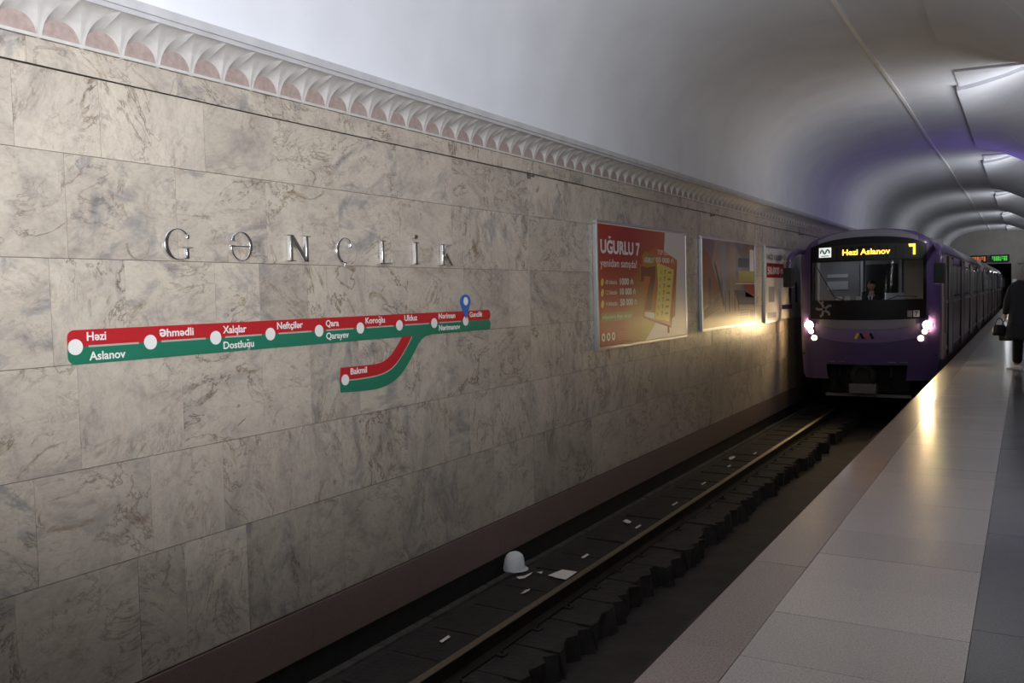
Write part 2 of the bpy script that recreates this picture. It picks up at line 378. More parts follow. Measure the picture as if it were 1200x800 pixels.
def text_part(name, body, x0, x1, base, cap, m, parent, frame, bold=0.0, depth=0.002, origin=None):
    """lettering as real geometry, one object a word: spans x0..x1, on baseline base, capital height cap; frame(x, y, d) -> world point"""
    pen = 0.0; words = []; cur = ([], [])
    for ch in body:
        vs, fs, adv = glyph(ch, bold)
        if ch == ' ':
            words.append(cur); cur = ([], [])
        else:
            n = len(cur[0]); cur[0].extend((p[0]+pen, p[1]) for p in vs); cur[1].extend([i+n for i in f] for f in fs)
        pen += adv
    words.append(cur)
    allx = [p[0] for w in words for p in w[0]]; a = min(allx); sx = (x1-x0)/(max(allx)-a); sy = cap/0.70
    out = None
    for vs, fs in words:
        if not vs: continue
        n = len(vs); cnt = {}
        for f in fs:
            for i in range(len(f)):
                e = (f[i], f[(i+1) % len(f)]); cnt[frozenset(e)] = cnt.get(frozenset(e), 0)+1
        pts = [frame(x0+(p[0]-a)*sx, base+p[1]*sy, 0.0) for p in vs]+[frame(x0+(p[0]-a)*sx, base+p[1]*sy, depth) for p in vs]
        F = [[i+n for i in f] for f in fs]
        for f in fs:
            for i in range(len(f)):
                p, q = f[i], f[(i+1) % len(f)]
                if cnt[frozenset((p, q))] == 1: F.append([p, q, q+n, p+n])
        out = MB().add(pts, F).build(name, m, parent, origin)
    return out
WX = -4.75
def wallframe(off):
    return lambda x, y, d: (WX+off+d, x, y)

# ================================================================== STRUCTURE
Y0, Y1 = -12.0, 66.0
# ---- wall on the far side of the track
wall = struct(MB().box((WX-0.5, Y0, -3.3), (WX-0.012, Y1, 3.0)).build('wall_left', MT['joint']))
rows = [(1.325, 1.480, [1.9, 2.9, 3.9, 4.73, 5.8, 6.9, 7.8, 8.53]),
        (0.865, 1.325, [1.9, 2.81, 3.33, 4.10, 4.73, 5.35, 6.18, 7.04, 7.8, 8.53]),
        (0.264, 0.865, [1.9, 2.5, 3.09, 3.85, 4.63, 5.41, 6.21, 7.02, 7.51, 8.53, 9.29, 10.21]),
        (-0.348, 0.264, [1.9, 2.3, 2.97, 3.45, 4.14, 4.54, 5.03, 5.71, 6.30, 7.2, 8.08, 8.53, 9.4]),
        (-0.962, -0.348, [1.9, 2.62, 3.11, 3.84, 4.54, 5.03, 5.6, 6.18, 6.88, 7.64, 8.53, 9.25, 9.85]),
        (-1.576, -0.962, [1.9, 2.35, 2.82, 3.57, 4.15, 4.95, 5.36, 6.28, 6.88, 7.25, 8.53, 9.26, 9.81, 11.51]),
        (-2.350, -1.576, [1.9, 2.68, 3.45, 3.80, 4.33, 4.96, 5.35, 6.12, 7.0, 7.68, 8.53])]
EXP = [8.53, 15.02, 21.9, 28.9]
rr = random.Random(3)
for ri, (z0, z1, js) in enumerate(rows):
    js = list(js)
    while js[-1] < 29.0:
        y = js[-1]+rr.uniform(0.5, 1.05)
        nx = [e for e in EXP if e > js[-1]+0.05]
        if nx and y > nx[0]-0.3: y = nx[0]
        js.append(y)
    g = 0.003 if ri < 5 else 0.004
    for y0, y1 in zip(js, js[1:]):
        ga = 0.010 if min(abs(y0-e) for e in EXP) < 0.03 else 0.0012
        gb = 0.010 if min(abs(y1-e) for e in EXP) < 0.03 else 0.0012
        d = rr.uniform(-0.0015, 0.0015)
        o = MB().box((WX-0.012, y0+ga, z0+g), (WX+d, y1-gb, z1-0.001)).build('marble_slab', MT['marble'], wall)
        vert = rr.random()
        a = rr.uniform(-0.12, 0.12) if vert < 0.55 else rr.uniform(0.38, 0.62)
        if ri == 5 and 5.3 < (y0+y1)/2 < 7: a = 0.5
        o.color = ((a % 1.0), rr.choice((0.1, 0.3, 0.5, 1.0)), rr.uniform(0.45, 1.0), 1)
    MB().box((WX-0.012, js[-1]+0.002, z0+g), (WX, Y1, z1)).build('marble_course', MT['marble'], wall).color = (0.1, 0.5, 0.5, 1)
    MB().box((WX-0.012, Y0, z0+g), (WX, 1.9-0.002, z1)).build('marble_course', MT['marble'], wall).color = (0.0, 0.5, 0.5, 1)
for e in EXP[:3]:
    MB().box((WX-0.011, e-0.008, -1.57), (WX-0.003, e+0.008, 0.86)).build('joint_filler', MT['mortar'], wall)
# ---- skirting of brown granite, slab by slab
bb = struct(MB().box((WX-0.012, Y0, -2.72), (WX+0.012, Y1, -2.36)).build('baseboard_left', MT['gutter']))
y = 1.9
for yn in [3.3, 4.93, 6.3, 7.72, 9.2, 10.6, 12.1, 13.6, 15.0, 16.5, 18.0, 19.5, 21, 22.5, 24, 26, 28, 66.0]:
    MB().box((WX+0.012, y+0.0015, -2.715), (WX+0.030, yn-0.0015, -2.352), 0).build('granite_skirting', MT['basestone'], bb); y = yn

MB().box((WX-0.011, Y0, -3.2), (WX+0.004, Y1, -2.722)).build('wall_footing', MT['gutter'], wall)
# ---- ornamental cornice
LW = 0.2585; LD = 0.20; LZ0, LH = 1.492, 0.20
cor = struct(MB().box((WX-0.012, Y0, 1.482), (WX+0.004, Y1, 1.70)).build('trim_1', MT['lunette']))
def leaf_mesh():
    """one spandrel of the arcade: a concave fan leaning out to the fascia, and the arch soffits behind its two arrises"""
    S = LW/2; n = 12; mb = MB()
    T = [sin(pi/2*i/n) for i in range(n+1)]
    half = lambda t: .014+(S-.014)*(1-sqrt(max(0, 1-t*t)))**1.05
    dep = lambda t: .012+(LD-.012)*(1-sqrt(max(0, 1-t*t)))**0.85
    rows_ = []
    for t in T:
        a = half(t); d = dep(t); r = []
        for k in range(-4, 5):
            q = k/4; r.append((d-.16*a*(1-abs(q))**1.5*(1-.5*t), a*q, LH*t))
        rows_.append(r)
    mb.grid(rows_)
    for sg in (-1, 1):
        soff = []
        for t, r in zip(T, rows_):
            p = r[8] if sg > 0 else r[0]; w = (0.0, p[1], .57*LH*t)
            soff.append([tuple(p[j]+(w[j]-p[j])*u for j in range(3)) for u in (0, .35, .7, 1)])
        mb.grid(soff)
    mb.add([(0, -.016, -.012), (.014, 0, -.014), (0, .016, -.012), (0, -.014, .01), (.014, 0, .012), (0, .014, .01)], [(0, 1, 4, 3), (1, 2, 5, 4), (0, 2, 1)])
    return mb
l0 = leaf_mesh().build('cornice_leaf', MT['plaster'], cor, smooth=False)
smooth_by_angle(l0, 28)
tip0 = 2.976
ys = [tip0+LW*k for k in range(-5, 240) if tip0+LW*k < Y1-0.2]
for i, yy in enumerate(ys):
    o = l0 if i == 0 else l0.copy()
    if i: C.objects.link(o)
    o.location = (WX, yy, LZ0)
fz = LZ0+LH
MB().box((WX, Y0, fz+0.001), (WX+LD+0.004, Y1, fz+0.03)).box((WX, Y0, fz+0.03), (WX+LD+0.022, Y1, fz+0.085)).build('cornice_fascia', MT['fascia'], cor)
MB().box((WX, Y0, 1.482), (WX+0.016, Y1, 1.500)).build('cornice_bead', MT['plaster'], cor)

# ---- vault over the track
prof_l = [(-4.60, 1.70), (-4.60, 1.95), (-4.59, 2.20), (-4.55, 2.45), (-4.47, 2.68), (-4.33, 2.90), (-4.13, 3.10), (-3.88, 3.27), (-3.55, 3.41),
          (-3.15, 3.51), (-2.70, 3.57), (-2.25, 3.59), (-1.80, 3.59), (-1.45, 3.585), (-1.10, 3.575)]
def wave(y): return cos(2*pi*(y-BAY0)/BAY)
def ribs(y):
    t = ((y-BAY0)/BAY) % 1.0
    # swells downward to a rib just past each lamp, then falls away
    return (0.5-0.5*cos(pi*min(t/0.42, 1.0)) if t < 0.42 else 0.5+0.5*cos(pi*(t-0.42)/0.58))
RIB = 0.05
def vault_pt(x, y, base=None):
    if base is None:
        for (xa, za), (xb, zb) in zip(prof_l, prof_l[1:]):
            if xa <= x <= xb and xb > xa: base = za+(zb-za)*(x-xa)/(xb-xa); break
        else: base = 3.575
    z = base
    if x > -1.1:
        t = (x+1.1)/1.6; z = 3.575+(-0.15+0.70*wave(y))*t**1.4
    k = max(0.0, min(1.0, (z-2.0)/1.2)) if x < -2 else 1.0
    return z-RIB*ribs(y)*k
cl = []
yv = Y0
ysamp = []
while yv < Y1+0.01: ysamp.append(yv); yv += 0.30
for yy in ysamp:
    row = []
    for (x, z) in prof_l:
        kx = max(0.0, min(1.0, (z-2.0)/1.2))
        row.append((x+RIB*0.6*ribs(yy)*(1-kx)*max(0, min(1, (z-1.9)/0.5)), yy, vault_pt(x, yy, z) if x <= -1.1 else z))
    for q in range(1, 13):
        x = -1.1+1.65*q/12; row.append((x, yy, vault_pt(x, yy)))
    cl.append(row)
ceil = struct(MB().grid(cl).build('ceiling', MT['vault'], smooth=True))
# pale moulding that runs the length of the vault
rowsM = []
for yy in ysamp:
    z = vault_pt(-2.08, yy)
    rowsM.append([(-2.105, yy, z+0.01), (-2.105, yy, z-0.03), (-2.055, yy, z-0.03), (-2.055, yy, z+0.01)])
MB().grid(rowsM).build('ceiling_moulding', MT['white'], ceil)
def ceil_panel(x0, x1, ya, yb, drop, ny=16, nx=10):
    mb = MB(); top = []; bot = []
    for i in range(ny+1):
        yy = ya+(yb-ya)*i/ny
        bot.append([(x0+(x1-x0)*k/nx, yy, vault_pt(x0+(x1-x0)*k/nx, yy)-drop) for k in range(nx+1)])
        top.append([(p[0], p[1], p[2]+drop+0.02) for p in bot[-1]])
    mb.grid(bot); mb.grid([bot[0], top[0]]); mb.grid([bot[-1], top[-1]])
    mb.grid([[r[0] for r in bot], [r[0] for r in top]]); mb.grid([[r[-1] for r in bot], [r[-1] for r in top]])
    return mb
for k in range(-2, 5):
    yb = BAY0+BAY*k
    if yb < Y0 or yb > Y1-2: continue
    e = min(Y1-0.1, yb+6.3)
    smooth_by_angle(ceil_panel(-1.07, 0.5, yb-2.5, e, 0.04, 22).build('ceiling_panel', MT['vault'], ceil), 30)
    smooth_by_angle(ceil_panel(-1.11, 0.5, yb-1.2, min(e, yb+6.1), 0.11, 22).build('ceiling_panel', MT['vault'], ceil), 30)
    # arched moulding inside the panel
    pts = []
    for i in range(25):
        a = pi*i/24; yy = yb+2.3-2.1*cos(a); x = 0.45-0.95*sin(a)
        pts.append((x, yy, vault_pt(x, yy)-0.085))
    MB().tube(pts, 0.03, 6).build('arch_moulding', MT['vault'], ceil)

# ---- platform
PX = -1.36; PZ = -1.6
plat = struct(MB().box((PX+0.14, Y0, -3.3), (9.0, Y1, PZ-0.055)).box((PX+0.004, Y0, PZ-0.16), (PX+0.3, Y1, PZ-0.055)).build('floor', MT['floorjoint']))
def pave(name, x0, x1, js, m, gap=0.0022, bev=0.0):
    for a, b in zip(js, js[1:]):
        d = random.uniform(-0.001, 0.001)
        MB().box((x0, a+gap/2, PZ-0.055), (x1, b-gap/2, PZ+d)).build(name, m, plat)
XB, XD, XE = -1.075, -0.205, 0.02
pave('edge_slab', PX-0.02, XB-0.003, [-1.5, 0.6, 2.3, 3.78, 5.13, 6.25, 7.2, 8.15, 9.2, 10.26, 11.1, 11.85, 12.7, 13.5, 14.7, 16, 17.4, 18.8, 20.3, 22, 24], MT['edge'])
pave('paving_slab', XB, XD-0.003, [-1.0, -0.1, 0.8, 1.7, 2.6, 3.2, 3.75, 4.35, 4.9, 5.45, 6.03, 6.5, 6.99, 7.3, 7.70, 8.10, 8.44, 8.91, 9.3, 9.66, 10.06, 10.45, 10.87, 11.28, 11.7, 12.1, 12.5, 12.9, 13.3, 13.7, 14.1, 14.6, 15, 15.5, 16], MT['light'])
pave('border_slab', XD, XE-0.003, [-1.3, -0.35, 0.62, 1.6, 2.57, 3.55, 4.52, 5.49, 6.36, 7.15, 7.87, 8.8, 9.7, 10.6, 11.5, 12.5, 13.5, 14.5, 15.5, 16.5, 17.5, 19, 20.5, 22], MT['dark'])
def far_pave(x0, x1, ya, yb, st, m):
    mb = MB(); yy = ya
    while yy < yb: mb.box((x0, yy+0.002, PZ-0.055), (x1, min(yb, yy+st)-0.002, PZ)); yy += st
    mb.build('far_paving', m, plat, kind='stuff')
far_pave(PX-0.02, XB-0.003, 24, Y1, 1.6, MT['edge']); far_pave(XB, XD-0.003, 16, Y1, 0.42, MT['light']); far_pave(XD, XE-0.003, 22, Y1, 1.0, MT['dark'])
far_pave(PX-0.02, XB-0.003, Y0, -1.5, 1.6, MT['edge']); far_pave(XB, XD-0.003, Y0, -1.0, 0.9, MT['light']); far_pave(XD, XE-0.003, Y0, -1.3, 1.0, MT['dark'])
far_pave(XE, 0.9, Y0, Y1, 1.2, MT['light']); far_pave(0.903, 8.9, Y0, Y1, 1.2, MT['dark'])

# ---- pylons and the central hall behind them (their light is what reaches the platform)
wr = MB()
for k in range(-3, 5):
    yc = BAY0+BAY*(k+0.5)
    a, b = max(Y0, yc-2.6), min(Y1, yc+2.6)
    if b > a: wr.box((0.55, a, PZ), (1.9, b, 4.3))
wr.box((0.55, Y0, 2.55), (1.9, Y1, 4.3))
wr = struct(wr.build('wall_right', MT['pylon']))
struct(MB().box((1.9, Y0, 4.0), (9.0, Y1, 4.3)).build('ceiling.001', MT['vault']))
struct(MB().box((8.6, Y0, PZ), (9.0, Y1, 4.3)).build('wall_hall', MT['pylon']))
struct(MB().box((WX-0.5, Y0-0.3, -3.4), (9.0, Y0, 4.4)).build('wall_back', MT['endwall']))
# ---- end wall with the tunnel mouth
ew = MB().box((WX-0.5, Y1, 1.33), (0.6, Y1+0.4, 4.4)).box((-0.87, Y1, PZ), (-0.50, Y1+0.4, 1.33)).box((-0.50, Y1+0.2, PZ), (9.0, Y1+0.4, 4.4)).build('wall_end', MT['endwall'])
struct(ew)
MB().box((-0.80, Y1-0.03, -0.4), (-0.57, Y1, 0.3)).build('wall_plaque', MT['white'], ew)
struct(MB().box((WX-0.5, Y1+40, -3.4), (0.5, Y1+40.3, 2)).box((WX-0.5, Y1+0.4, -3.3), (WX, Y1+40, 1.6)).box((-0.87, Y1+0.4, -3.3), (-0.3, Y1+40, 1.6))
       .box((WX-0.5, Y1+0.4, 1.6), (-0.3, Y1+40, 1.9)).box((WX, Y1+0.4, -3.3), (-0.87, Y1+40, -3.2)).build('tunnel', MT['tunnel']))

# ---- track bed
YT = Y1+38
tb = struct(MB().box((WX-0.012, Y0, -3.4), (-1.22, YT, -3.07)).box((-4.55, Y0, -3.2), (-3.34, YT, -2.875)).box((-2.52, Y0, -3.2), (-1.22, YT, -2.875)).build('track_bed', MT['trench']))
MB().box((-4.53, Y0, -2.875), (-3.36, 34, -2.868)).build('bed_screed', MT['concrete'], tb)
MB().box((WX-0.012, Y0, -3.1), (-4.55, YT, -2.96)).build('gutter', MT['gutter'], tb)
y = 1.5
rc = random.Random(11)
while y < 34:                                            # kerb stones of the gutter
    y2 = y+rc.uniform(0.9, 1.5)
    MB().box((-4.60+rc.uniform(-.006, .006), y+0.004, -2.97), (-4.52, y2-0.004, -2.845+rc.uniform(-.006, .006)), 0.008).build('gutter_kerb', MT['curb'], tb); y = y2
y = 2.0
while y < 30:                                            # sleeper blocks with ragged inner ends
    w = rc.uniform(0.50, 0.58); xe = -3.26+rc.uniform(-0.05, 0.05); zt = -2.855+rc.uniform(-0.008, 0.006)
    n = 6
    pts = [(-4.42, y), (-4.42, y+w)]+[(xe+rc.uniform(-0.06, 0.06), y+w*(1-i/n)) for i in range(n+1)]
    mb = MB(); a = [(p[0], p[1], zt) for p in pts]; b_ = [(p[0]+(rc.uniform(-.03, .07) if p[0] > -4 else 0), p[1], -3.08) for p in pts]
    m_ = len(pts); mb.add(a+b_, [tuple(range(m_)), tuple(range(m_, 2*m_))[::-1]]+[(i, (i+1) % m_, m_+(i+1) % m_, m_+i) for i in range(m_)])
    mb.build('sleeper', MT['sleeper'], tb)
    y += w+rc.uniform(0.03, 0.07)

# ================================================================== THINGS ON THE WALL
# ---- rails (left one in view, right one below the platform edge)
def rail(xc, label):
    r = thing('rail', label, 'rail', (xc, 10, -2.87))
    zt = -2.70
    pr = [(-.075, -2.856), (.075, -2.856), (.075, -2.84), (.012, -2.825), (.010, -2.745), (.034, -2.732), (.034, -2.706), (-.034, -2.706), (-.034, -2.732), (-.010, -2.745), (-.012, -2.825), (-.075, -2.84)]
    MB().prism([(xc+a, z) for a, z in pr], 'y', Y0, YT).build('rail_body', MT['rail'], r)
    MB().box((xc-.033, Y0, -2.706), (xc+.033, YT, zt), 0).build('rail_head', MT['railtop'], r)['label'] = 'worn shiny running surface'
    if xc < -3:
        yy = 2.3
        while yy < 26:
            for sx in (-1, 1):
                MB().box((xc+sx*0.11-0.035, yy-0.04, -2.862), (xc+sx*0.11+0.035, yy+0.04, -2.842), 0.005).lathe([(0.012, 0), (0.012, 0.025)], (xc+sx*0.11, yy, -2.844), 'z', 8).build('rail_clip', MT['under'], r)
            yy += 0.59
    return r
rail(-3.69, 'rusty steel running rail along the sleepers nearest the marble wall')
rail(-2.17, 'steel running rail of the track below the platform edge')

# ---- station name in chrome letters
def arc_pts(cx, cy, rx, ry, a0, a1, n=28):
    return [(cx+rx*cos(radians(a0+(a1-a0)*i/n)), cy+ry*sin(radians(a0+(a1-a0)*i/n))) for i in range(n+1)]
def band(outer, inner): return outer+inner[::-1]
def letter(name, ch, y0, y1, zb, h, shapes):
    """shapes: closed outlines in a box 0..1 wide, 0..1 high"""
    o = tag(MB().build(name, MT['chrome'], None, origin=(WX, (y0+y1)/2, zb)), 'chrome serif letter %s of the station name on the marble wall' % ch, 'letter', None)
    bm = bmesh.new()
    for sh in shapes:
        vs = [bm.verts.new((0.006, y0+(y1-y0)*p[0]-(y0+y1)/2, h*p[1])) for p in sh]
        if len(vs) < 3: continue
        f = bm.faces.new(vs)
        if f.normal.x < 0: f.normal_flip()
        f.normal_update()
        g = bmesh.ops.extrude_face_region(bm, geom=[f])
        nv = [q for q in g['geom'] if isinstance(q, bmesh.types.BMVert)]
        for v in nv: v.co.x += 0.036
    bmesh.ops.triangulate(bm, faces=[f for f in bm.faces if len(f.verts) > 4])
    bmesh.ops.recalc_face_normals(bm, faces=bm.faces[:])
    bm.to_mesh(o.data); bm.free()
    if not o.data.materials: o.data.materials.append(MT['chrome'])
    bv = o.modifiers.new('edge_round', 'BEVEL'); bv.width = 0.006; bv.segments = 2; bv.limit_method = 'ANGLE'; bv.angle_limit = radians(50)
    smooth_by_angle(o, 35)
    return o
def R_(x0, y0, x1, y1): return [(x0, y0), (x1, y0), (x1, y1), (x0, y1)]
G_ = [band(arc_pts(.5, .5, .5, .52, 38, 322), arc_pts(.53, .5, .37, .475, 42, 318)),
      R_(.80, .03, .92, .40), R_(.62, .38, 1.08, .43), [(.84, .70), (.93, .66), (.95, .84), (.85, .84)], R_(.74,.03,.92,.10)]
E_ = [band(arc_pts(.5, .5, .5, .52, 158, -180), arc_pts(.47, .5, .38, .475, 155, -178)), R_(.02, .47, .96, .53), R_(-.03, .47, .2, .53), [(.02, .66), (.22, .66), (.22, .71), (.02, .71)], R_(.10, .68, .19, .88)]
N_ = [R_(.12, .0, .24, 1), R_(.78, .0, .90, 1), [(.12, 1), (.28, 1), (.90, 0), (.74, 0)], R_(.0, .0, .36, .045), R_(.0, .955, .30, 1), R_(.66, .955, 1.02, 1)]
C_ = [band(arc_pts(.55, .5, .55, .52, 42, 318), arc_pts(.60, .5, .42, .475, 46, 314)), [(.90, .60), (.98, .60), (1.0, .86), (.88, .80)], [(.48, 0), (.58, 0), (.62, -.10), (.50, -.16), (.44, -.12), (.52, -.09)]]
L_ = [R_(.18, 0, .36, 1), R_(.0, .955, .56, 1), R_(.0, 0, 1.0, .05), [(.93, .05), (1.0, .05), (1.0, .24), (.95, .24)]]
I_ = [R_(.32, 0, .68, 1), R_(.0, .955, 1.0, 1), R_(.0, 0, 1.0, .05), arc_pts(.5, 1.24, .34, .09, 0, 345, 23)]
K_ = [R_(.14, 0, .30, 1), R_(.0, .955, .46, 1), R_(.0, 0, .46, .045), [(.30, .44), (.36, .44), (.86, 1), (.78, 1)], [(.40, .52), (.54, .60), (1.02, 0), (.82, 0)], R_(.64, .955, 1.0, 1), R_(.74, 0, 1.08, .045)]
for nm, ch, a, b, zb, sh in [('letter_g', 'G', 3.715, 3.925, .275, G_), ('letter_schwa', 'schwa', 4.255, 4.455, .280, E_), ('letter_n', 'N', 4.79, 5.04, .285, N_),
                             ('letter_c', 'C', 5.325, 5.515, .286, C_), ('letter_l', 'L', 5.87, 6.03, .288, L_), ('letter_i', 'dotted I', 6.345, 6.425, .290, I_), ('letter_k', 'K', 6.765, 6.96, .290, K_)]:
    letter(nm, ch, a, b, zb, .198, sh)

# marks that an earlier set of letters left in the stone
for (yc, zc, a0, a1, rx) in ((3.55, .36, 175, 385, .085), (5.54, .375, -95, 80, .075), (7.22, .36, 120, 420, .05), (4.33, .37, -80, 75, .06)):
    aa = arc_pts(yc, zc, rx, .095, a0, a1, 20); ab = arc_pts(yc+.006, zc, rx*.86, .086, a0, a1, 20)
    MB().add([(WX+.0022, *p) for p in aa]+[(WX+.0022, *p) for p in ab], [(i, i+1, 22+i, 21+i) for i in range(20)]).build('old_letter_mark', MT['stain'], wall)
# ---- line map sign
sign = thing('line_map_sign', 'long red and green metro line map with white station dots on the marble wall', 'sign', (WX, 5.4, -0.34))
def rounded(y0, y1, z0, z1, r, corners, n=6):
    """outline (y,z) counter-clockwise from lower-left; corners: flags ll, lr, ur, ul"""
    P = []
    for (cx, cz, a0, fl) in ((y0, z0, 180, corners[0]), (y1, z0, 270, corners[1]), (y1, z1, 0, corners[2]), (y0, z1, 90, corners[3])):
        if not fl: P.append((cx, cz)); continue
        ox = cx+r if cx == y0 else cx-r; oz = cz+r if cz == z0 else cz-r
        P += [(ox+r*cos(radians(a0+90*i/n)), oz+r*sin(radians(a0+90*i/n))) for i in range(n+1)]
    return P
SX = WX+0.002
D1 = SX+0.006; D2 = D1+0.0015; D3 = D2+0.002
MB().prism(rounded(3.055, 7.665, -.2455, -.147, .045, (0, 1, 1, 1)), 'x', SX, D1).build('red_band', MT['red'], sign)
MB().prism(rounded(3.055, 7.665, -.347, -.2455, .045, (1, 1, 1, 0)), 'x', SX, D1).build('green_band', MT['green'], sign)
def strip(pts_a, pts_b, d0, d1):
    n = len(pts_a); vs = [(d0, *p) for p in pts_a]+[(d0, *p) for p in pts_b]+[(d1, *p) for p in pts_a]+[(d1, *p) for p in pts_b]
    fs = []
    for i in range(n-1):
        fs += [(2*n+i, 2*n+i+1, 3*n+i+1, 3*n+i), (i, n+i, n+i+1, i+1), (i, i+1, 2*n+i+1, 2*n+i), (n+i, 3*n+i, 3*n+i+1, n+i+1)]
    fs += [(0, 2*n, 3*n, n), (n-1, 2*n-1, 4*n-1, 3*n-1)]
    return MB().add(vs, fs)
def bez(p, n=8):
    """smooth curve through points"""
    out = []
    for i in range(len(p)-1):
        p0 = p[max(i-1, 0)]; p1 = p[i]; p2 = p[i+1]; p3 = p[min(i+2, len(p)-1)]
        for k in range(n):
            t = k/n
            out.append(tuple(0.5*((2*p1[j])+(-p0[j]+p2[j])*t+(2*p0[j]-5*p1[j]+4*p2[j]-p3[j])*t*t+(-p0[j]+3*p1[j]-3*p2[j]+p3[j])*t**3) for j in (0, 1)))
    out.append(tuple(p[-1])); return out
rt = bez([(5.37, -.553), (5.55, -.556), (5.84, -.556), (5.99, -.515), (6.11, -.425), (6.19, -.345)])
rm = bez([(5.355, -.660), (5.60, -.665), (5.86, -.655), (6.04, -.605), (6.19, -.495), (6.335, -.345)])
rb = bez([(5.36, -.752), (5.58, -.765), (5.84, -.768), (6.05, -.725), (6.22, -.625), (6.43, -.415)])
strip(rt, rm, SX, D1-0.001).build('branch_red_band', MT['red'], sign)
strip(rm, rb, SX, D1-0.001).build('branch_green_band', MT['green'], sign)
# swept fillet where the branch leaves the main line
MB().prism([(6.33, -.34), (6.43, -.42), (6.47, -.385), (6.53, -.362), (6.64, -.346), (6.64, -.33), (6.33, -.33)], 'x', SX, D1-0.0005).build('branch_green_fillet', MT['green'], sign)
ml = [(rm[i][0], rm[i][1]+.006) for i in range(2, len(rm)-1)]; mm = [(q[0], q[1]-.010) for q in ml]
strip(ml, mm, D1-0.001, D2-.001).build('branch_white_line', MT['line'], sign)
DOTS = [3.10, 3.605, 4.12, 4.62, 5.13, 5.62, 6.145, 6.67, 7.20]
lm = MB(); edges = [d for d in DOTS]
for a, b in zip(DOTS, DOTS[1:]):
    lm.box((D1-.001, a+.083, -.2515), (D2-.001, b-.083, -.240))
lm.build('white_line', MT['line'], sign)
def disc(y, z, r, d0, d1, n=28): return MB().prism([(y+r*cos(2*pi*i/n), z+r*sin(2*pi*i/n)) for i in range(n)], 'x', d0, d1)
for d in DOTS:
    disc(d, -.2455, .046, D1, D3).build('station_dot', MT['white'], sign)
disc(5.415, -.655, .044, D1-.001, D3).build('station_dot', MT['white'], sign)
def half_disc(y, z, r, a0, a1, d0, d1, n=16):
    return MB().prism([(y+r*cos(radians(a0+(a1-a0)*i/n)), z+r*sin(radians(a0+(a1-a0)*i/n))) for i in range(n+1)], 'x', d0, d1)
# the left end swells round the first stations
wf = wallframe(D1-WX)
CAPH = 0.050
for body, a, b, zb in [('Həzi', 3.175, 3.30, -.212), ('Aslanov', 3.185, 3.425, -.328), ('Əhmədli', 3.675, 3.94, -.217), ('Xalqlar', 4.185, 4.395, -.219), ('Dostluğu', 4.185, 4.46, -.326),
                       ('Neftçilər', 4.69, 4.955, -.213), ('Qara', 5.21, 5.36, -.216), ('Qarayev', 5.21, 5.475, -.315), ('Koroğlu', 5.69, 5.945, -.212), ('Ulduz', 6.22, 6.41, -.209),
                       ('Nəriman', 6.745, 7.02, -.208), ('Nərimanov', 6.745, 7.10, -.318), ('Gənclik', 7.275, 7.51, -.210)]:
    text_part('lettering', body, a, b, zb, CAPH, MT['white'], sign, wf, 0.018, 0.0012)
text_part('lettering', 'Bakmil', 5.485, 5.69, -.618, CAPH, MT['white'], sign, wallframe(D1-.001-WX), 0.018, 0.0012)
pin = []
for i in range(25):
    a = radians(-32+244*i/24); pin.append((7.20+.088*cos(a), -.055+.068*sin(a)))
pin.append((7.20, -.225))
MB().prism(pin, 'x', D1, D3+.004).build('location_pin', MT['blue'], sign)['label'] = 'blue location pin over the last station'
disc(7.20, -.052, .040, D3+.004, D3+.006).build('pin_dot', MT['white'], sign)

# ---- poster print materials (flat print)
def poster1_mat():
    m = bpy.data.materials.new('lottery_print'); m.use_nodes = True
    nt = m.node_tree; N = nt.nodes; L = nt.links; b = N['Principled BSDF']
    g = N.new('ShaderNodeNewGeometry'); s = N.new('ShaderNodeSeparateXYZ'); L.new(g.outputs['Position'], s.inputs[0])
    def mr(src, a, b_):
        n = N.new('ShaderNodeMapRange'); n.inputs[1].default_value = a; n.inputs[2].default_value = b_; L.new(src, n.inputs[0]); return n.outputs[0]
    u = mr(s.outputs['Y'], 10.18, 13.40); v = mr(s.outputs['Z'], -.70, .90)
    r = N.new('ShaderNodeValToRGB'); e = r.color_ramp.elements; e[0].position = 0.0; e[0].color = lin('992d18'); e[1].position = 1; e[1].color = lin('b36b2e')
    q = e.new(0.33); q.color = lin('86190c'); q = e.new(0.62); q.color = lin('a04016')
    L.new(u, r.inputs['Fac'])
    # yellow-green glow towards the lower right of the red field
    d = N.new('ShaderNodeVectorMath'); d.operation = 'DISTANCE'; d.inputs[1].default_value = (WX, 11.95, -0.55); L.new(g.outputs['Position'], d.inputs[0])
    gl = mr(d.outputs['Value'], 1.0, 0.1)
    mx = N.new('ShaderNodeMix'); mx.data_type = 'RGBA'; L.new(gl, mx.inputs[0]); L.new(r.outputs['Color'], mx.inputs[6]); mx.inputs[7].default_value = lin('a08c23')
    L.new(mx.outputs[2], b.inputs['Base Color']); b.inputs['Roughness'].default_value = 0.35
    return m
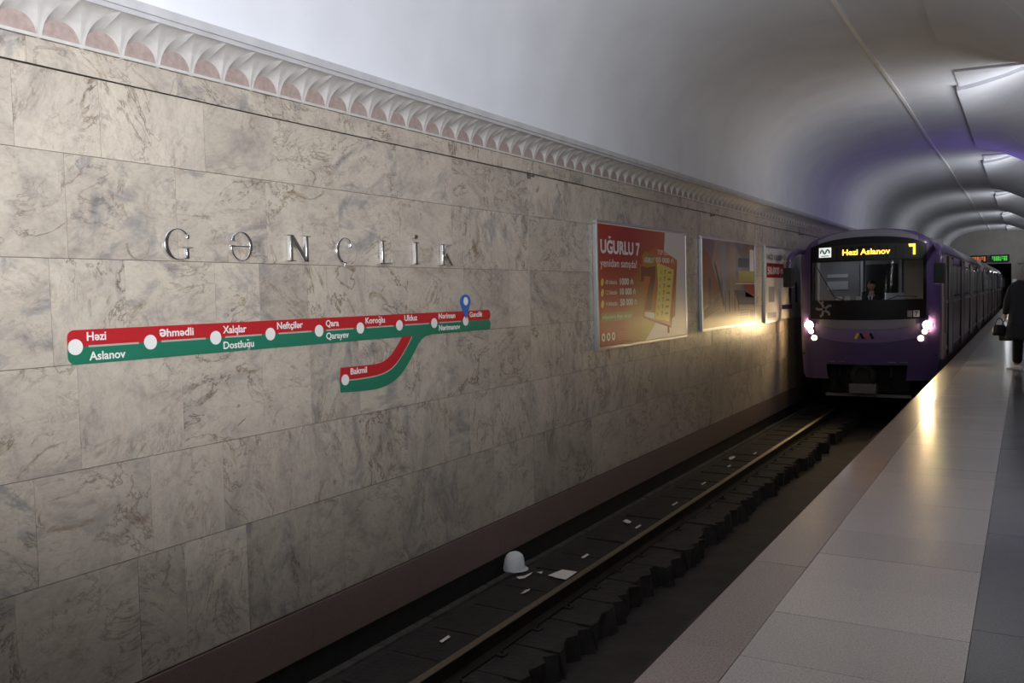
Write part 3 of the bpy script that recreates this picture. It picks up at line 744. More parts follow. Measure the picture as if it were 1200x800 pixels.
def photo_mat():
    m = bpy.data.materials.new('station_photo_print'); m.use_nodes = True
    nt = m.node_tree; N = nt.nodes; L = nt.links; b = N['Principled BSDF']
    g = N.new('ShaderNodeNewGeometry')
    mp = N.new('ShaderNodeMapping'); mp.inputs['Scale'].default_value = (0.2, 0.55, 0.7); L.new(g.outputs['Position'], mp.inputs['Vector'])
    n = N.new('ShaderNodeTexNoise'); n.inputs['Scale'].default_value = 1.5; n.inputs['Detail'].default_value = 3; n.inputs['Distortion'].default_value = 1.0
    L.new(mp.outputs[0], n.inputs['Vector'])
    r = N.new('ShaderNodeValToRGB'); e = r.color_ramp.elements; e[0].position = .3; e[0].color = lin('4a3f44'); e[1].position = .7; e[1].color = lin('927b70')
    q = e.new(.42); q.color = lin('704c3c'); q = e.new(.5); q.color = lin('615c6c'); q = e.new(.58); q.color = lin('847671')
    L.new(n.outputs['Fac'], r.inputs['Fac']); L.new(r.outputs['Color'], b.inputs['Base Color']); b.inputs['Roughness'].default_value = 0.35
    return m
PM = dict(p1=poster1_mat(), p2=photo_mat(), white=mat('print_white', 'd0cac9', 0.35), offwhite=mat('print_pale', 'aca3a0', 0.35), maroon=mat('print_maroon', '63140e', 0.35),
          gold=mat('print_gold', 'd2bb4e', 0.35), gold2=mat('print_ochre', '907221', 0.35), orange=mat('print_orange', 'b0541c', 0.35), olive=mat('print_olive', '7c7526', 0.35),
          ink=mat('print_ink', '221e1b', 0.4), navy=mat('print_navy', '282b4b', 0.4), rust=mat('print_rust', '7b3f29', 0.4), crimson=mat('print_crimson', '821b23', 0.4), blue=mat('print_blue', '38447c', 0.4),
          lav=mat('print_lavender', '878393', 0.4), grey=mat('print_grey', '6f6c73', 0.4), yellow=mat('print_yellow', 'a0903b', 0.4), sand=mat('print_sand', '948171', 0.4))
FD = 0.062
def frame_poster(name, label, y0, y1, z0, z1, sheet):
    p = thing(name, label, 'poster', (WX, (y0+y1)/2, z0))
    w = 0.042
    for (a, b, c, d) in ((y0, y1, z1-w, z1), (y0, y1, z0, z0+w)):
        MB().box((WX+0.002, a, c), (WX+FD, b, d), 0.006).build('frame_rail', MT['alu'], p)
    for (a, b) in ((y0, y0+w), (y1-w, y1)):
        MB().box((WX+0.002, a, z0+w+.001), (WX+FD, b, z1-w-.001), 0.006).build('frame_rail', MT['alu'], p)
    MB().box((WX+0.006, y0+w, z0+w), (WX+0.055, y1-w, z1-w)).build('poster_sheet', sheet, p)
    return p
SH = WX+0.055
def flat(p, name, m, pts, lev=1):
    return MB().prism(pts, 'x', SH, SH+0.0006*lev).build(name, m, p)
def rect(a, b, c, d): return [(a, c), (b, c), (b, d), (a, d)]
pf = lambda lev: (lambda x, y, d: (SH+0.0006*lev+d, x, y))
p1 = frame_poster('framed_poster', 'framed red and orange lottery poster with a large 7 ticket', 10.17, 13.57, -.735, .925, PM['p1'])
flat(p1, 'white_field', PM['white'], [(11.80, -.688), (13.52, -.688), (13.52, .878), (12.62, .878), (12.55, .45), (12.20, -.45)])
text_part('lettering', 'UĞURLU 7', 10.29, 11.62, .515, .165, PM['white'], p1, pf(0), 0.035, 0.0004)
text_part('lettering', 'yenidən satışda!', 10.28, 11.50, .335, .105, PM['white'], p1, pf(0), 0.005, 0.0004)
for (c, d, zb, e0, e1) in [('68 biletdə', '1000 ₼', .105, 10.90, 11.36), ('12 biletdə', '10 000 ₼', -.03, 10.90, 11.44), ('4 biletdə', '50 000 ₼', -.175, 10.90, 11.48)]:
    text_part('lettering', c, 10.43, 10.80, zb+.005, .058, PM['white'], p1, pf(0), 0.0, 0.0004)
    text_part('lettering', d, e0, e1, zb, .085, PM['white'], p1, pf(0), 0.03, 0.0004)
    flat(p1, 'coin', PM['gold'], [(10.33+.045*cos(2*pi*i/14)+.012*sin(2*pi*i/14), zb+.03+.05*sin(2*pi*i/14)) for i in range(14)])
flat(p1, 'caption_box', PM['olive'], rect(10.28, 11.34, -.375, -.260))
text_part('lettering', 'milyonlarla digər uduşlar', 10.32, 11.30, -.34, .055, PM['white'], p1, pf(1), 0.0, 0.0004)
for i, yy in enumerate((10.34, 10.50, 10.66)):
    flat(p1, 'badge', PM['white'], [(yy+.055*cos(2*pi*k/16), -.575+.055*sin(2*pi*k/16)) for k in range(16)])
    flat(p1, 'badge_mark', PM['maroon'], [(yy+.025*cos(2*pi*k/8), -.575+.028*sin(2*pi*k/8)) for k in range(8)], 2)
for i in range(4):
    flat(p1, 'small_print', PM['orange'], rect(10.80, 11.60-.1*(i == 3)*4, -.635+.032*i, -.625+.032*i))
flat(p1, 'back_ticket', PM['orange'], [(12.22, .68), (13.14, .48), (13.02, -.38), (12.86, -.42), (12.6, .2)], 1.4)
flat(p1, 'ticket', PM['orange'], [(11.68, .50), (12.22, .64), (13.06, .40), (12.80, -.52), (11.72, -.34), (11.80, .0)], 2)
flat(p1, 'ticket_edge', PM['rust'], [(13.06, .40), (13.10, .38), (12.84, -.56), (11.72, -.37), (11.72, -.34), (12.80, -.52)], 2)
flat(p1, 'ticket_face', PM['gold'], [(12.27, .43), (12.98, .33), (12.76, -.455), (12.16, -.395), (12.30, .1)], 3)
flat(p1, 'ticket_title', PM['gold2'], [(11.70, .52), (11.84, .58), (11.98, .54), (12.14, .56), (12.22, .42), (12.18, .38), (11.74, .38)], 3)
text_part('lettering', 'UĞURLU 7', 11.77, 12.15, .42, .07, PM['white'], p1, pf(3), 0.02, 0.0004)
text_part('lettering', 'TOP UDUŞ', 12.30, 12.86, .545, .07, PM['white'], p1, pf(2), 0.01, 0.0004)
text_part('lettering', '100 000 ₼', 12.16, 12.98, .43, .075, PM['white'], p1, pf(2), 0.025, 0.0004)
S7 = [(11.64, .15), (11.74, .15), (11.75, .22), (12.02, .22), (11.86, -.06), (11.78, -.26), (12.02, -.26), (12.06, -.08), (12.20, .20), (12.20, .37), (11.86, .345), (11.64, .37)]
cx7 = sum(q[0] for q in S7)/len(S7); cz7 = sum(q[1] for q in S7)/len(S7)
flat(p1, 'seven_outline', PM['gold2'], [(cx7+(a-cx7)*1.12, cz7+(b-cz7)*1.07) for a, b in S7], 4)
flat(p1, 'big_seven', PM['maroon'], S7, 5)
flat(p1, 'signature_box', PM['white'], [(11.75, -.275), (12.15, -.31), (12.14, -.40), (11.75, -.345)], 4)
flat(p1, 'lottery_mark', PM['crimson'], rect(12.68, 12.76, -.63, -.53), 2)
for i in range(7):
    zz = .26-.103*i; yy = 12.60-.025*i
    text_part('lettering', '7', yy-.03, yy+.04, zz, .062, PM['ink'], p1, pf(3), 0.02, 0.0004)
    flat(p1, 'prize_line', PM['olive'], rect(yy+.13, yy+.27, zz+.01, zz+.04), 4)
    flat(p1, 'number_tick', PM['olive'], rect(yy-.19, yy-.16, zz, zz+.05), 4)
# second poster: a station photograph with a text band below
p2 = frame_poster('framed_poster.001', 'framed poster of a blurred colourful station photograph between two other posters', 14.33, 17.71, -.69, .92, PM['p2'])
a, b, c, d = 14.38, 17.66, -.645, .875
flat(p2, 'orange_wall', PM['rust'], [(14.40, .72), (14.75, .62), (15.15, .18), (15.30, -.02), (14.42, -.30)])
flat(p2, 'violet_figure', PM['navy'], [(14.70, .20), (14.82, .22), (14.86, -.30), (14.66, -.32)], 2)
flat(p2, 'dark_stripe', PM['navy'], [(15.0, .50), (15.15, .42), (15.62, -.25), (15.55, -.30)], 2)
for i in range(5):
    flat(p2, 'stair_line', PM['ink'], [(14.45, -.34-.03*i), (15.3, -.10-.05*i), (15.3, -.115-.05*i), (14.45, -.36-.03*i)], 2)
flat(p2, 'pale_column', PM['lav'], [(15.35, .80), (15.70, .80), (15.72, -.15), (15.55, -.15)], 2)
flat(p2, 'pale_column', PM['sand'], [(15.95, .80), (16.35, .78), (16.35, -.2), (15.95, -.1)], 2)
flat(p2, 'navy_panel', PM['navy'], rect(16.5, 17.25, .42, .60), 3)
flat(p2, 'white_badge', PM['white'], rect(17.30, 17.60, .36, .78), 3)
flat(p2, 'yellow_panel', PM['yellow'], rect(16.5, 17.64, .14, .36), 3)
flat(p2, 'red_panel', PM['crimson'], [(16.9, .10), (17.64, .10), (17.64, -.16), (17.0, -.14)], 3)
flat(p2, 'white_rail', PM['white'], rect(16.3, 17.64, .105, .125), 4)
flat(p2, 'dark_bench', PM['navy'], [(16.2, .0), (16.9, -.02), (17.64, -.16), (17.64, -.30), (16.5, -.28)], 3)
for yy in (15.65, 15.9, 16.25, 16.5):
    flat(p2, 'thin_post', PM['ink'], rect(yy, yy+.025, -.40, .0), 4)
flat(p2, 'text_band', PM['sand'], rect(a, b, c, -.33), 2)
for i in range(5): flat(p2, 'small_print', PM['grey'], rect(16.6, 17.2, -.60+.05*i, -.575+.05*i), 3)
flat(p2, 'code_block', PM['grey'], rect(17.3, 17.58, -.60, -.40), 3)
# third poster: white, half hidden by the train
p3 = frame_poster('framed_poster.002', 'framed white poster with a red 50.000 box, partly hidden by the train', 18.47, 21.85, -.71, .91, PM['white'])
text_part('lettering', 'NAĞD KREDİT', 18.62, 19.90, .62, .11, PM['ink'], p3, pf(0), 0.02, 0.0004)
flat(p3, 'red_box', PM['crimson'], rect(18.60, 20.10, .24, .55))
text_part('lettering', '50.000 ₼', 18.68, 20.02, .32, .15, PM['white'], p3, pf(1), 0.03, 0.0004)
flat(p3, 'blue_figure', PM['blue'], [(20.5, .40), (20.75, .55), (20.85, .20), (20.8, -.35), (20.62, -.35), (20.55, .05)])
flat(p3, 'blue_figure', PM['blue'], [(21.2, .1), (21.4, .2), (21.45, -.3), (21.25, -.35)])
flat(p3, 'grey_block', PM['lav'], rect(18.75, 19.25, -.28, .05))
flat(p3, 'grey_block', PM['lav'], rect(18.65, 19.4, -.62, -.50))
flat(p3, 'caption_bar', PM['navy'], rect(19.9, 20.9, -.46, -.36))

# ---- thin cable along the top of the wall, with its anchors and clips
path = []
for i in range(0, 140):
    yy = -3+i*0.25
    nx = min([abs(yy-e) for e in EXP+[1.5]])
    path.append((WX+0.018, yy, 1.332-0.012*min(1, nx/3)))
tag(MB().tube(path, 0.0045, 6).build('wall_cable', MT['wire'], None, origin=(WX+0.018, 5, 1.325)), 'thin black cable strung along the top course of marble', 'cable')
for e, lab in ((8.53, 'nearest'), (15.02, 'middle'), (21.9, 'farthest')):
    z = 1.300
    a_ = thing('cable_anchor', 'small steel anchor holding the wall cable, %s of three in view' % lab, 'bracket', (WX, e, z), 'cable anchors on the wall')
    MB().lathe([(0.022, 0.001), (0.022, 0.008), (0.010, 0.012), (0.010, 0.05), (0.016, 0.052), (0.016, 0.065)], (WX, e+.02, z), 'x', 12).build('anchor_bolt', MT['iron'], a_)
    MB().box((WX+0.001, e-0.02, z-0.03), (WX+0.006, e+0.05, z+0.03), 0.001).build('anchor_plate', MT['iron'], a_)

# ================================================================== LITTER ON THE TRACK BED
BZ = -2.846
h0 = Vector((-4.568, 7.741, BZ))
hh = thing('hard_hat', 'white dome-shaped plastic hard hat lying on the dark track bed', 'hat', (h0.x, h0.y, BZ))
mb = MB(); n = 28
prof = [(0.112, 0.0), (0.110, 0.03), (0.104, 0.07), (0.098, 0.11), (0.085, 0.145), (0.060, 0.170), (0.030, 0.182), (0.0008, 0.185)]
vs_ = []
for r, z in prof:
    for k in range(n):
        a = 2*pi*k/n; q = 1+0.02*sin(5*a+z*30)
        vs_.append((h0.x+r*q*cos(a)*1.0, h0.y+r*q*sin(a)*1.12, BZ+z+0.002))
mb.add(vs_, [(i*n+k, i*n+(k+1) % n, (i+1)*n+(k+1) % n, (i+1)*n+k) for i in range(len(prof)-1) for k in range(n)])
mb.build('crown', MT['plastic'], hh, smooth=True)
mb = MB(); rin = []; rout = []
for k in range(n+1):
    a = 2*pi*k/n; f = max(0, cos(a-radians(35)))**2
    rin.append((h0.x+.108*cos(a), h0.y+.120*sin(a), BZ+.022)); rout.append((h0.x+(.114+.03*f)*cos(a), h0.y+(.126+.03*f)*sin(a), BZ+.006-.003*f))
mb.grid([rin, rout, [(p[0], p[1], p[2]-.004) for p in rout], [(p[0], p[1], p[2]-.02) for p in rin]]).build('brim', MT['plastic'], hh, smooth=True)
pth = [(h0.x+.0, h0.y+.118*cos(pi*i/12)*1.0, BZ+.03+.158*sin(pi*i/12)) for i in range(13)]
MB().tube(pth, 0.006, 6).build('crown_ridge', MT['plastic'], hh, smooth=True)
def sheet(name, label, cat, outline, lift=0.004, curl=0.0, group=None):
    pts = [Vector((a, b, BZ)) for a, b in outline]; c = sum(pts, Vector())/len(pts)
    rs = random.Random(len(label))
    q = [(p.x, p.y, BZ+lift+rs.uniform(0, curl)) for p in pts]
    n = len(q); m_ = MB().add([(c.x, c.y, BZ+lift+curl*0.7)]+q+[(a, b, z-0.0015) for a, b, z in q],
        [(0, 1+i, 1+(i+1) % n) for i in range(n)]+[(1+i, 1+n+i, 1+n+(i+1) % n, 1+(i+1) % n) for i in range(n)]+[tuple(range(1+n, 1+2*n))[::-1]])
    return tag(m_.build(name, MT['paper'], None, origin=(c.x, c.y, BZ)), label, cat, group)
sheet('paper_sheet', 'largest pale rectangular sheet of paper beside the rail near the hard hat', 'paper', [(-4.161, 7.711), (-4.113, 7.94), (-3.942, 7.941), (-3.938, 7.673), (-4.017, 7.677), (-4.055, 7.676), (-4.095, 7.698)], curl=0.006)
sheet('paper_scrap', 'torn pale strip of paper just in front of the hard hat', 'paper', [(-4.414, 7.51), (-4.381, 7.556), (-4.354, 7.615), (-4.346, 7.725), (-4.322, 7.646), (-4.324, 7.525), (-4.364, 7.476)], curl=0.01)
sheet('paper_scrap', 'tiny forked white scrap between the torn strip and the large sheet', 'paper', [(-4.312, 7.754), (-4.268, 7.801), (-4.244, 7.739), (-4.255, 7.722), (-4.278, 7.747)], curl=0.006)
sheet('paper_scrap', 'small crumpled white scrap nearer the camera than the hard hat and the large sheet', 'paper', [(-4.137, 7.113), (-4.141, 7.219), (-4.118, 7.271), (-4.096, 7.214), (-4.101, 7.131), (-4.118, 7.096)], curl=0.012)
sheet('paper_scrap', 'narrow white slip of paper to the right of the hard hat above the large sheet', 'paper', [(-4.123, 8.403), (-4.125, 8.558), (-4.091, 8.54), (-4.085, 8.388)], curl=0.004)
sheet('paper_scrap', 'white slip of paper nearest the camera on the track bed', 'paper', [(-4.166, 5.813), (-4.167, 5.946), (-4.136, 5.931), (-4.127, 5.794)], curl=0.004)
sheet('paper_scrap', 'crumpled star-shaped white scrap farther along the track than the hard hat', 'paper', [(-4.281, 9.912), (-4.291, 10.043), (-4.279, 10.071), (-4.21, 10.013), (-4.189, 9.911), (-4.194, 9.842)], curl=0.03)
sheet('paper_scrap', 'narrow white slip beside the star-shaped scrap', 'paper', [(-4.065, 9.773), (-4.065, 9.934), (-4.033, 9.897), (-4.028, 9.735)], curl=0.004)
sheet('paper_scrap', 'lone small white slip midway between the star-shaped scrap and the far specks', 'paper', [(-4.06, 11.032), (-4.059, 11.244), (-4.032, 11.203), (-4.03, 11.014)], curl=0.004)
sheet('paper_scrap', 'small white fleck by the rail ahead of the far crumpled scrap', 'paper', [(-4.113, 12.42), (-4.109, 12.608), (-4.079, 12.557), (-4.083, 12.389)], curl=0.004)
sheet('paper_scrap', 'far crumpled white scrap near the third poster on the track bed', 'paper', [(-4.331, 14.556), (-4.31, 14.735), (-4.227, 14.601), (-4.236, 14.43), (-4.275, 14.414)], curl=0.03)
sheet('paper_scrap', 'far white fleck just in front of the far crumpled scrap', 'paper', [(-4.154, 13.862), (-4.137, 13.993), (-4.102, 13.9), (-4.121, 13.8)], curl=0.006)
sheet('paper_scrap', 'farthest white fleck on the track bed towards the train', 'paper', [(-4.07, 15.117), (-4.062, 15.281), (-4.034, 15.204), (-4.045, 15.075)], curl=0.006)

# ================================================================== TRAIN
TX = -2.90; TF = 19.50
OUT = [(-1.95, 1.27), (-1.88, 1.315), (-1.63, 1.35), (-1.3, 1.37), (-0.9, 1.38), (-0.6, 1.38), (-0.27, 1.38), (0.0, 1.38), (0.27, 1.375), (0.54, 1.355), (0.72, 1.315), (0.85, 1.255), (0.96, 1.17), (1.05, 1.05), (1.12, 0.90), (1.17, 0.72), (1.205, 0.50), (1.225, 0.25)]
def hw(z):
    for (a, wa), (b, wb) in zip(OUT, OUT[1:]):
        if a <= z <= b: return wa+(wb-wa)*(z-a)/(b-a)
    return OUT[0][1] if z < OUT[0][0] else OUT[-1][1]
def yf(dx, z):
    return TF+0.30*(dx/1.38)**2+0.14*max(0, (abs(dx)-1.10)/0.28)**2+0.05*max(0, z+0.3)+0.5*max(0, (z-0.88)/0.36)**2+0.06*max(0, (-1.0-z))
def car_side_ring(y, zr):
    return [(TX-w, y, z) for z, w in OUT if zr[0]-1e-6 <= z <= zr[1]+1e-6], [(TX+w, y, z) for z, w in OUT if zr[0]-1e-6 <= z <= zr[1]+1e-6]
def build_car(y0, y1, lead, label):
    car = thing('metro_car', label, 'train', (TX, (y0+y1)/2, -2.70), 'cars of the purple metro train')
    ys_ = 20.35 if lead else y0
    # side walls and roof
    mb = MB(); L0, R0 = car_side_ring(ys_, (-1.95, 0.72)); L1, R1 = car_side_ring(y1, (-1.95, 0.72))
    mb.grid([L0, L1]); mb.grid([R0, R1]); mb.add([L0[0], R0[0], R1[0], L1[0]], [(0, 1, 2, 3)])
    if not lead: mb.add([(TX-w, y0+.0, z) for z, w in OUT]+[(TX+w, y0, z) for z, w in OUT[::-1]], [tuple(range(2*len(OUT)))])
    mb.add([(TX-w, y1, z) for z, w in OUT]+[(TX+w, y1, z) for z, w in OUT[::-1]], [tuple(range(2*len(OUT)))])
    smooth_by_angle(mb.build('side_wall', MT['side'], car), 30)
    top = [(TX-w, z) for z, w in OUT if z >= 0.72]+[(TX, 1.235)]+[(TX+w, z) for z, w in OUT[::-1] if z >= 0.72]
    smooth_by_angle(MB().grid([[(x, ys_, z) for x, z in top], [(x, y1, z) for x, z in top]]).build('roof', MT['roof'], car), 30)
    cs = [y0+2.75, y0+7.1, y0+11.5, y0+15.9] if lead else [y0+2.1, y0+6.9, y0+11.7, y0+16.5]
    for sgn in (1, -1):
        X = lambda z, o_: TX+sgn*(hw(z)+o_)
        def panel(name, a, b, z0, z1, m, off, bevel=0.012):
            x0 = X((z0+z1)/2, -0.02); x1 = X((z0+z1)/2, off)
            return MB().box((min(x0, x1), a, z0), (max(x0, x1), b, z1), 0).build(name, m, car)
        MB().box((min(X(0, -.01), X(0, .012)), ys_+.4, -0.40), (max(X(0, -.01), X(0, .012)), y1-.1, -0.33)).build('waist_rail', MT['waist'], car)
        MB().box((min(X(.72, -.04), X(.72, .03)), ys_+.05, 0.705), (max(X(.72, -.04), X(.72, .03)), y1-.05, 0.745)).build('gutter_rail', MT['roof'], car)
        MB().box((min(X(-1.3, -.01), X(-1.3, .010)), ys_+.1, -1.42), (max(X(-1.3, -.01), X(-1.3, .010)), y1-.1, -1.34)).build('sill_rail', MT['waist'], car)
        for c in cs:
            for k in (-1, 1):
                a, b = (c-.66, c-.006) if k < 0 else (c+.006, c+.66)
                d = panel('door_leaf', a, b, -1.55, 0.60, MT['side'], 0.022)
                wv = MB().box((min(X(0, .0), X(0, .026)), a+.10, -0.30), (max(X(0, .0), X(0, .026)), b-.10, 0.42), 0).build('door_window', MT['darkglass'], d)
            for e in (c-.69, c+.66):
                j_ = panel('door_jamb', e, e+.03, -1.55, 0.64, MT['black'], 0.03)
                MB().box((min(X(0, .0), X(0, .042)), e+.008, -.30), (max(X(0, .0), X(0, .042)), e+.024, .45)).build('jamb_glint_trim', MT['trimgrey'], j_)  # pale grey trim strip, put in for the bright glints along door edges
            panel('door_seal', c-.006, c+.006, -1.55, .60, MT['black'], .018)
        spans = [(cs[i]+.95, cs[i+1]-.95) for i in range(3)]
        if not lead: spans += [(y0+.5, cs[0]-.95)] if cs[0]-.95-y0 > 1 else []
        spans += [(cs[3]+.95, min(y1-.4, cs[3]+2.3))]
        for a, b in spans:
            mid = (a+b)/2
            for (u, v) in ((a, mid-.03), (mid+.03, b)):
                f = panel('window_frame', u, v, -0.27, 0.50, MT['black'], 0.012)
                MB().box((min(X(0, .0), X(0, .018)), u+.035, -0.235), (max(X(0, .0), X(0, .018)), v-.035, 0.465)).build('window_pane', MT['darkglass'], f)
        if lead:
            d = panel('cab_door', 20.45, 21.15, -1.55, .60, MT['side'], .02)
            MB().box((min(X(0, .0), X(0, .026)), 20.55, -0.25), (max(X(0, .0), X(0, .026)), 21.05, 0.45)).build('cab_door_window', MT['darkglass'], d)
            MB().tube([(X(-.7, .06), 20.40, -1.0), (X(-.7, .06), 20.40, .3)], 0.014, 8).build('grab_rail', MT['chrome'], car)
    # running gear
    MB().box((TX-1.15, y0+1.2, -2.42), (TX+1.15, y1-.8, -1.95)).build('underframe', MT['under'], car)
    for wy_ in (y0+2.2, y0+4.3, y1-4.3, y1-2.2):
        ws = MB()
        for sx in (-1, 1):
            ws.lathe([(.43, -.05), (.43, .03), (.395, .035), (.39, .07), (.1, .08)], (TX+sx*.76, wy_, -2.305), 'x', 24)
        ws.tube([(TX-.75, wy_, -2.305), (TX+.75, wy_, -2.305)], .08, 10).build('wheelset', MT['under'], car)
    if y1 < 90:
        MB().box((TX-.95, y1, -1.8), (TX+.95, y1+.575, .85)).build('gangway_bellows', MT['black'], car)
    return car
lead = build_car(19.75, 38.6, True, 'leading purple metro car with lit headlamps and orange destination display')
mid = build_car(39.2, 58.1, False, 'second car of the purple train, directly behind the leading car')
for i, lab in enumerate(('third car of the purple train, half into the tunnel at the far end', 'fourth car of the purple train, inside the tunnel')):
    c = copy_tree(mid); c.location.y += 19.5*(i+1); c['label'] = lab
    for ch in list(c.children): pass
# ---- cab shell (purple), with the windscreen opening and coupler recess left out
zrow = sorted(set([z for z, w in OUT]+[-1.1, -.45, .40, .62, .78, .90]))
ucol = [-1, -.96, -.9, -.8, -.7, -.59, -.4, -.2, 0, .2, .4, .59, .7, .8, .9, .96, 1]
mb = MB(); gi = {}
for j, z in enumerate(zrow):
    for i, u in enumerate(ucol):
        dx = u*hw(z); gi[i, j] = len(mb.v); mb.v.append((TX+dx, yf(dx, z), z))
for j in range(len(zrow)-1):
    for i in range(len(ucol)-1):
        zc = (zrow[j]+zrow[j+1])/2; uc = (ucol[i]+ucol[i+1])/2
        if -.27 < zc < .54 and abs(uc) < .8: continue
        if zc < -1.63 and abs(uc) < .59: continue
        mb.f.append((gi[i, j], gi[i+1, j], gi[i+1, j+1], gi[i, j+1]))
for s in (-1, 1):                                           # sides of the cab back to the car body
    a = [(TX+s*hw(z), yf(hw(z), z), z) for z in zrow]; b = [(TX+s*hw(z), 20.36, z) for z in zrow]
    mb.grid([a, b])
ul = [(-hw(1.225)+2*hw(1.225)*k/6) for k in range(7)]
mb.grid([[(TX+d, yf(d, 1.225), 1.225) for d in ul], [(TX+d, 20.36, 1.235) for d in ul]])
smooth_by_angle(mb.build('cab_shell', MT['purple'], lead), 35)
def conform(name, m, dx0, dx1, zb, zt, nx, nz, off=0.012, parent=None, thick=0.014):
    """panel lying on the curved cab front; zb, zt give its lower and upper edge at dx"""
    R1 = []; R2 = []
    for j in range(nz+1):
        r1 = []; r2 = []
        for i in range(nx+1):
            dx = dx0+(dx1-dx0)*i/nx; z = zb(dx)+(zt(dx)-zb(dx))*j/nz
            r1.append((TX+dx, yf(dx, z)-off, z)); r2.append((TX+dx, yf(dx, z)-off+thick, z))
        R1.append(r1); R2.append(r2)
    b = MB().grid(R1).grid([R1[0], R2[0]]).grid([R1[-1], R2[-1]]).grid([[r[0] for r in R1], [r[0] for r in R2]]).grid([[r[-1] for r in R1], [r[-1] for r in R2]])
    if name is None: return b
    return smooth_by_angle(b.build(name, m, parent or lead), 35)
K = lambda v: (lambda dx: v)
mtop = lambda dx: 1.045-0.13*(dx/1.13)**2-0.05*(dx/1.13)**6
msk = conform(None, None, -1.14, 1.14, K(.54), mtop, 16, 5)
for part in (conform(None, None, -1.14, 1.14, lambda dx: -.69+.03*(dx/1.14)**2, K(-.27), 16, 3), conform(None, None, -1.14, -1.085, K(-.27), K(.54), 1, 4), conform(None, None, 1.085, 1.14, K(-.27), K(.54), 1, 4)):
    msk.add(part.v, part.f)
smooth_by_angle(msk.build('front_mask', MT['mask'], lead), 35)
conform('windscreen', MT['glass'], -1.085, 1.085, K(-.27), K(.54), 12, 4, 0.004, thick=0.006)
conform('roof_brow', MT['traingrey'], -.98, .98, lambda dx: mtop(dx)+.012, lambda dx: max(mtop(dx)+.05, 1.215-.20*(abs(dx)/.98)**2.6), 14, 3, 0.010)
conform('grey_band', MT['traingrey'], -.95, .95, lambda dx: -.885+.10*(dx/.95)**4, lambda dx: -.695+.03*(dx/1.14)**2, 14, 2, 0.010)
conform('lilac_band', MT['lilac'], -1.18, 1.18, lambda dx: -1.17+.17*(dx/1.18)**2, lambda dx: -.895+.13*(abs(dx)/.95)**4*0.8, 14, 3, 0.008)
# destination display
ff = lambda x, y, d: (TX+x, yf(x, y)-0.0125-d, y)
conform('display_strip', MT['black'], -1.0, 1.0, lambda dx: .575+.005*dx, lambda dx: .90-.05*dx*dx, 12, 2, 0.0128, thick=.004)
text_part('led_text', 'Hezi Aslanov', -.455, .475, .675, .115, MT['led'], lead, lambda x, y, d: (TX+x, yf(x, y)-.015-d, y+.05*0), 0.02, 0.004)
one = MB().prism([(.955, .64), (1.0, .64), (1.0, .86), (.86, .86), (.86, .80), (.955, .80)], 'y', yf(.95, .75)-.030, yf(.95, .75)-.020)
for i, v in enumerate(one.v): one.v[i] = (TX+v[0]*0.94, v[1]-0.015, v[2])
one.build('led_route_number', MT['led'], lead)
lp = conform('logo_panel', MT['ledlogo'], -.95, -.69, K(.645), K(.85), 3, 2, 0.020, thick=.01)
def stroke(mbx, pts, w, off):
    for (xa, za), (xb, zb_) in zip(pts, pts[1:]):
        d = Vector((xb-xa, zb_-za)); n_ = Vector((-d.y, d.x)).normalized()*w/2
        q = [(xa+n_.x, za+n_.y), (xb+n_.x, zb_+n_.y), (xb-n_.x, zb_-n_.y), (xa-n_.x, za-n_.y)]
        mbx.add([(TX+a, yf(a, b)-off, b) for a, b in q]+[(TX+a, yf(a, b)-off+.004, b) for a, b in q], [(0, 1, 2, 3), (0, 4, 5, 1), (1, 5, 6, 2), (2, 6, 7, 3), (3, 7, 4, 0)])
    return mbx
def wavelogo(cx, cz, w, h, off, parent, tm):
    A = [(cx-w/2+w*.30*t, cz-h/2+h*sin(pi*t*.62)) for t in [i/6 for i in range(7)]]
    stroke(MB(), [(cx-.48*w, cz-.4*h), (cx-.44*w, cz+.25*h), (cx-.33*w, cz+.45*h), (cx-.24*w, cz+.25*h)], tm, off).build('logo_stroke', MT['yellow'], parent)
    stroke(MB(), [(cx-.24*w, cz+.25*h), (cx-.14*w, cz-.3*h), (cx, cz-.42*h), (cx+.08*w, cz-.2*h)], tm, off).build('logo_stroke', MT['lpurple'], parent)
    stroke(MB(), [(cx+.08*w, cz-.2*h), (cx+.18*w, cz+.35*h), (cx+.30*w, cz+.45*h), (cx+.42*w, cz+.2*h), (cx+.48*w, cz-.35*h)], tm, off).build('logo_stroke', MT['lgreen'], parent)
wavelogo(-.82, .765, .20, .10, .024, lp, .032)
stroke(MB(), [(-.90, .675), (-.74, .675)], .018, .024).build('logo_caption', MT['lgreen'], lp)
# emblem on the lilac band: four slanting strokes
for x, c in ((-.16, 'yellow'), (-.06, 'mask'), (.04, 'lred'), (.13, 'mask')):
    s = 1 if c in ('yellow', 'lred') else -1
    stroke(MB(), [(x-.03*s, -1.08), (x+.03*s, -.965)], .05, .016).build('emblem_stroke', MT[c], lead)
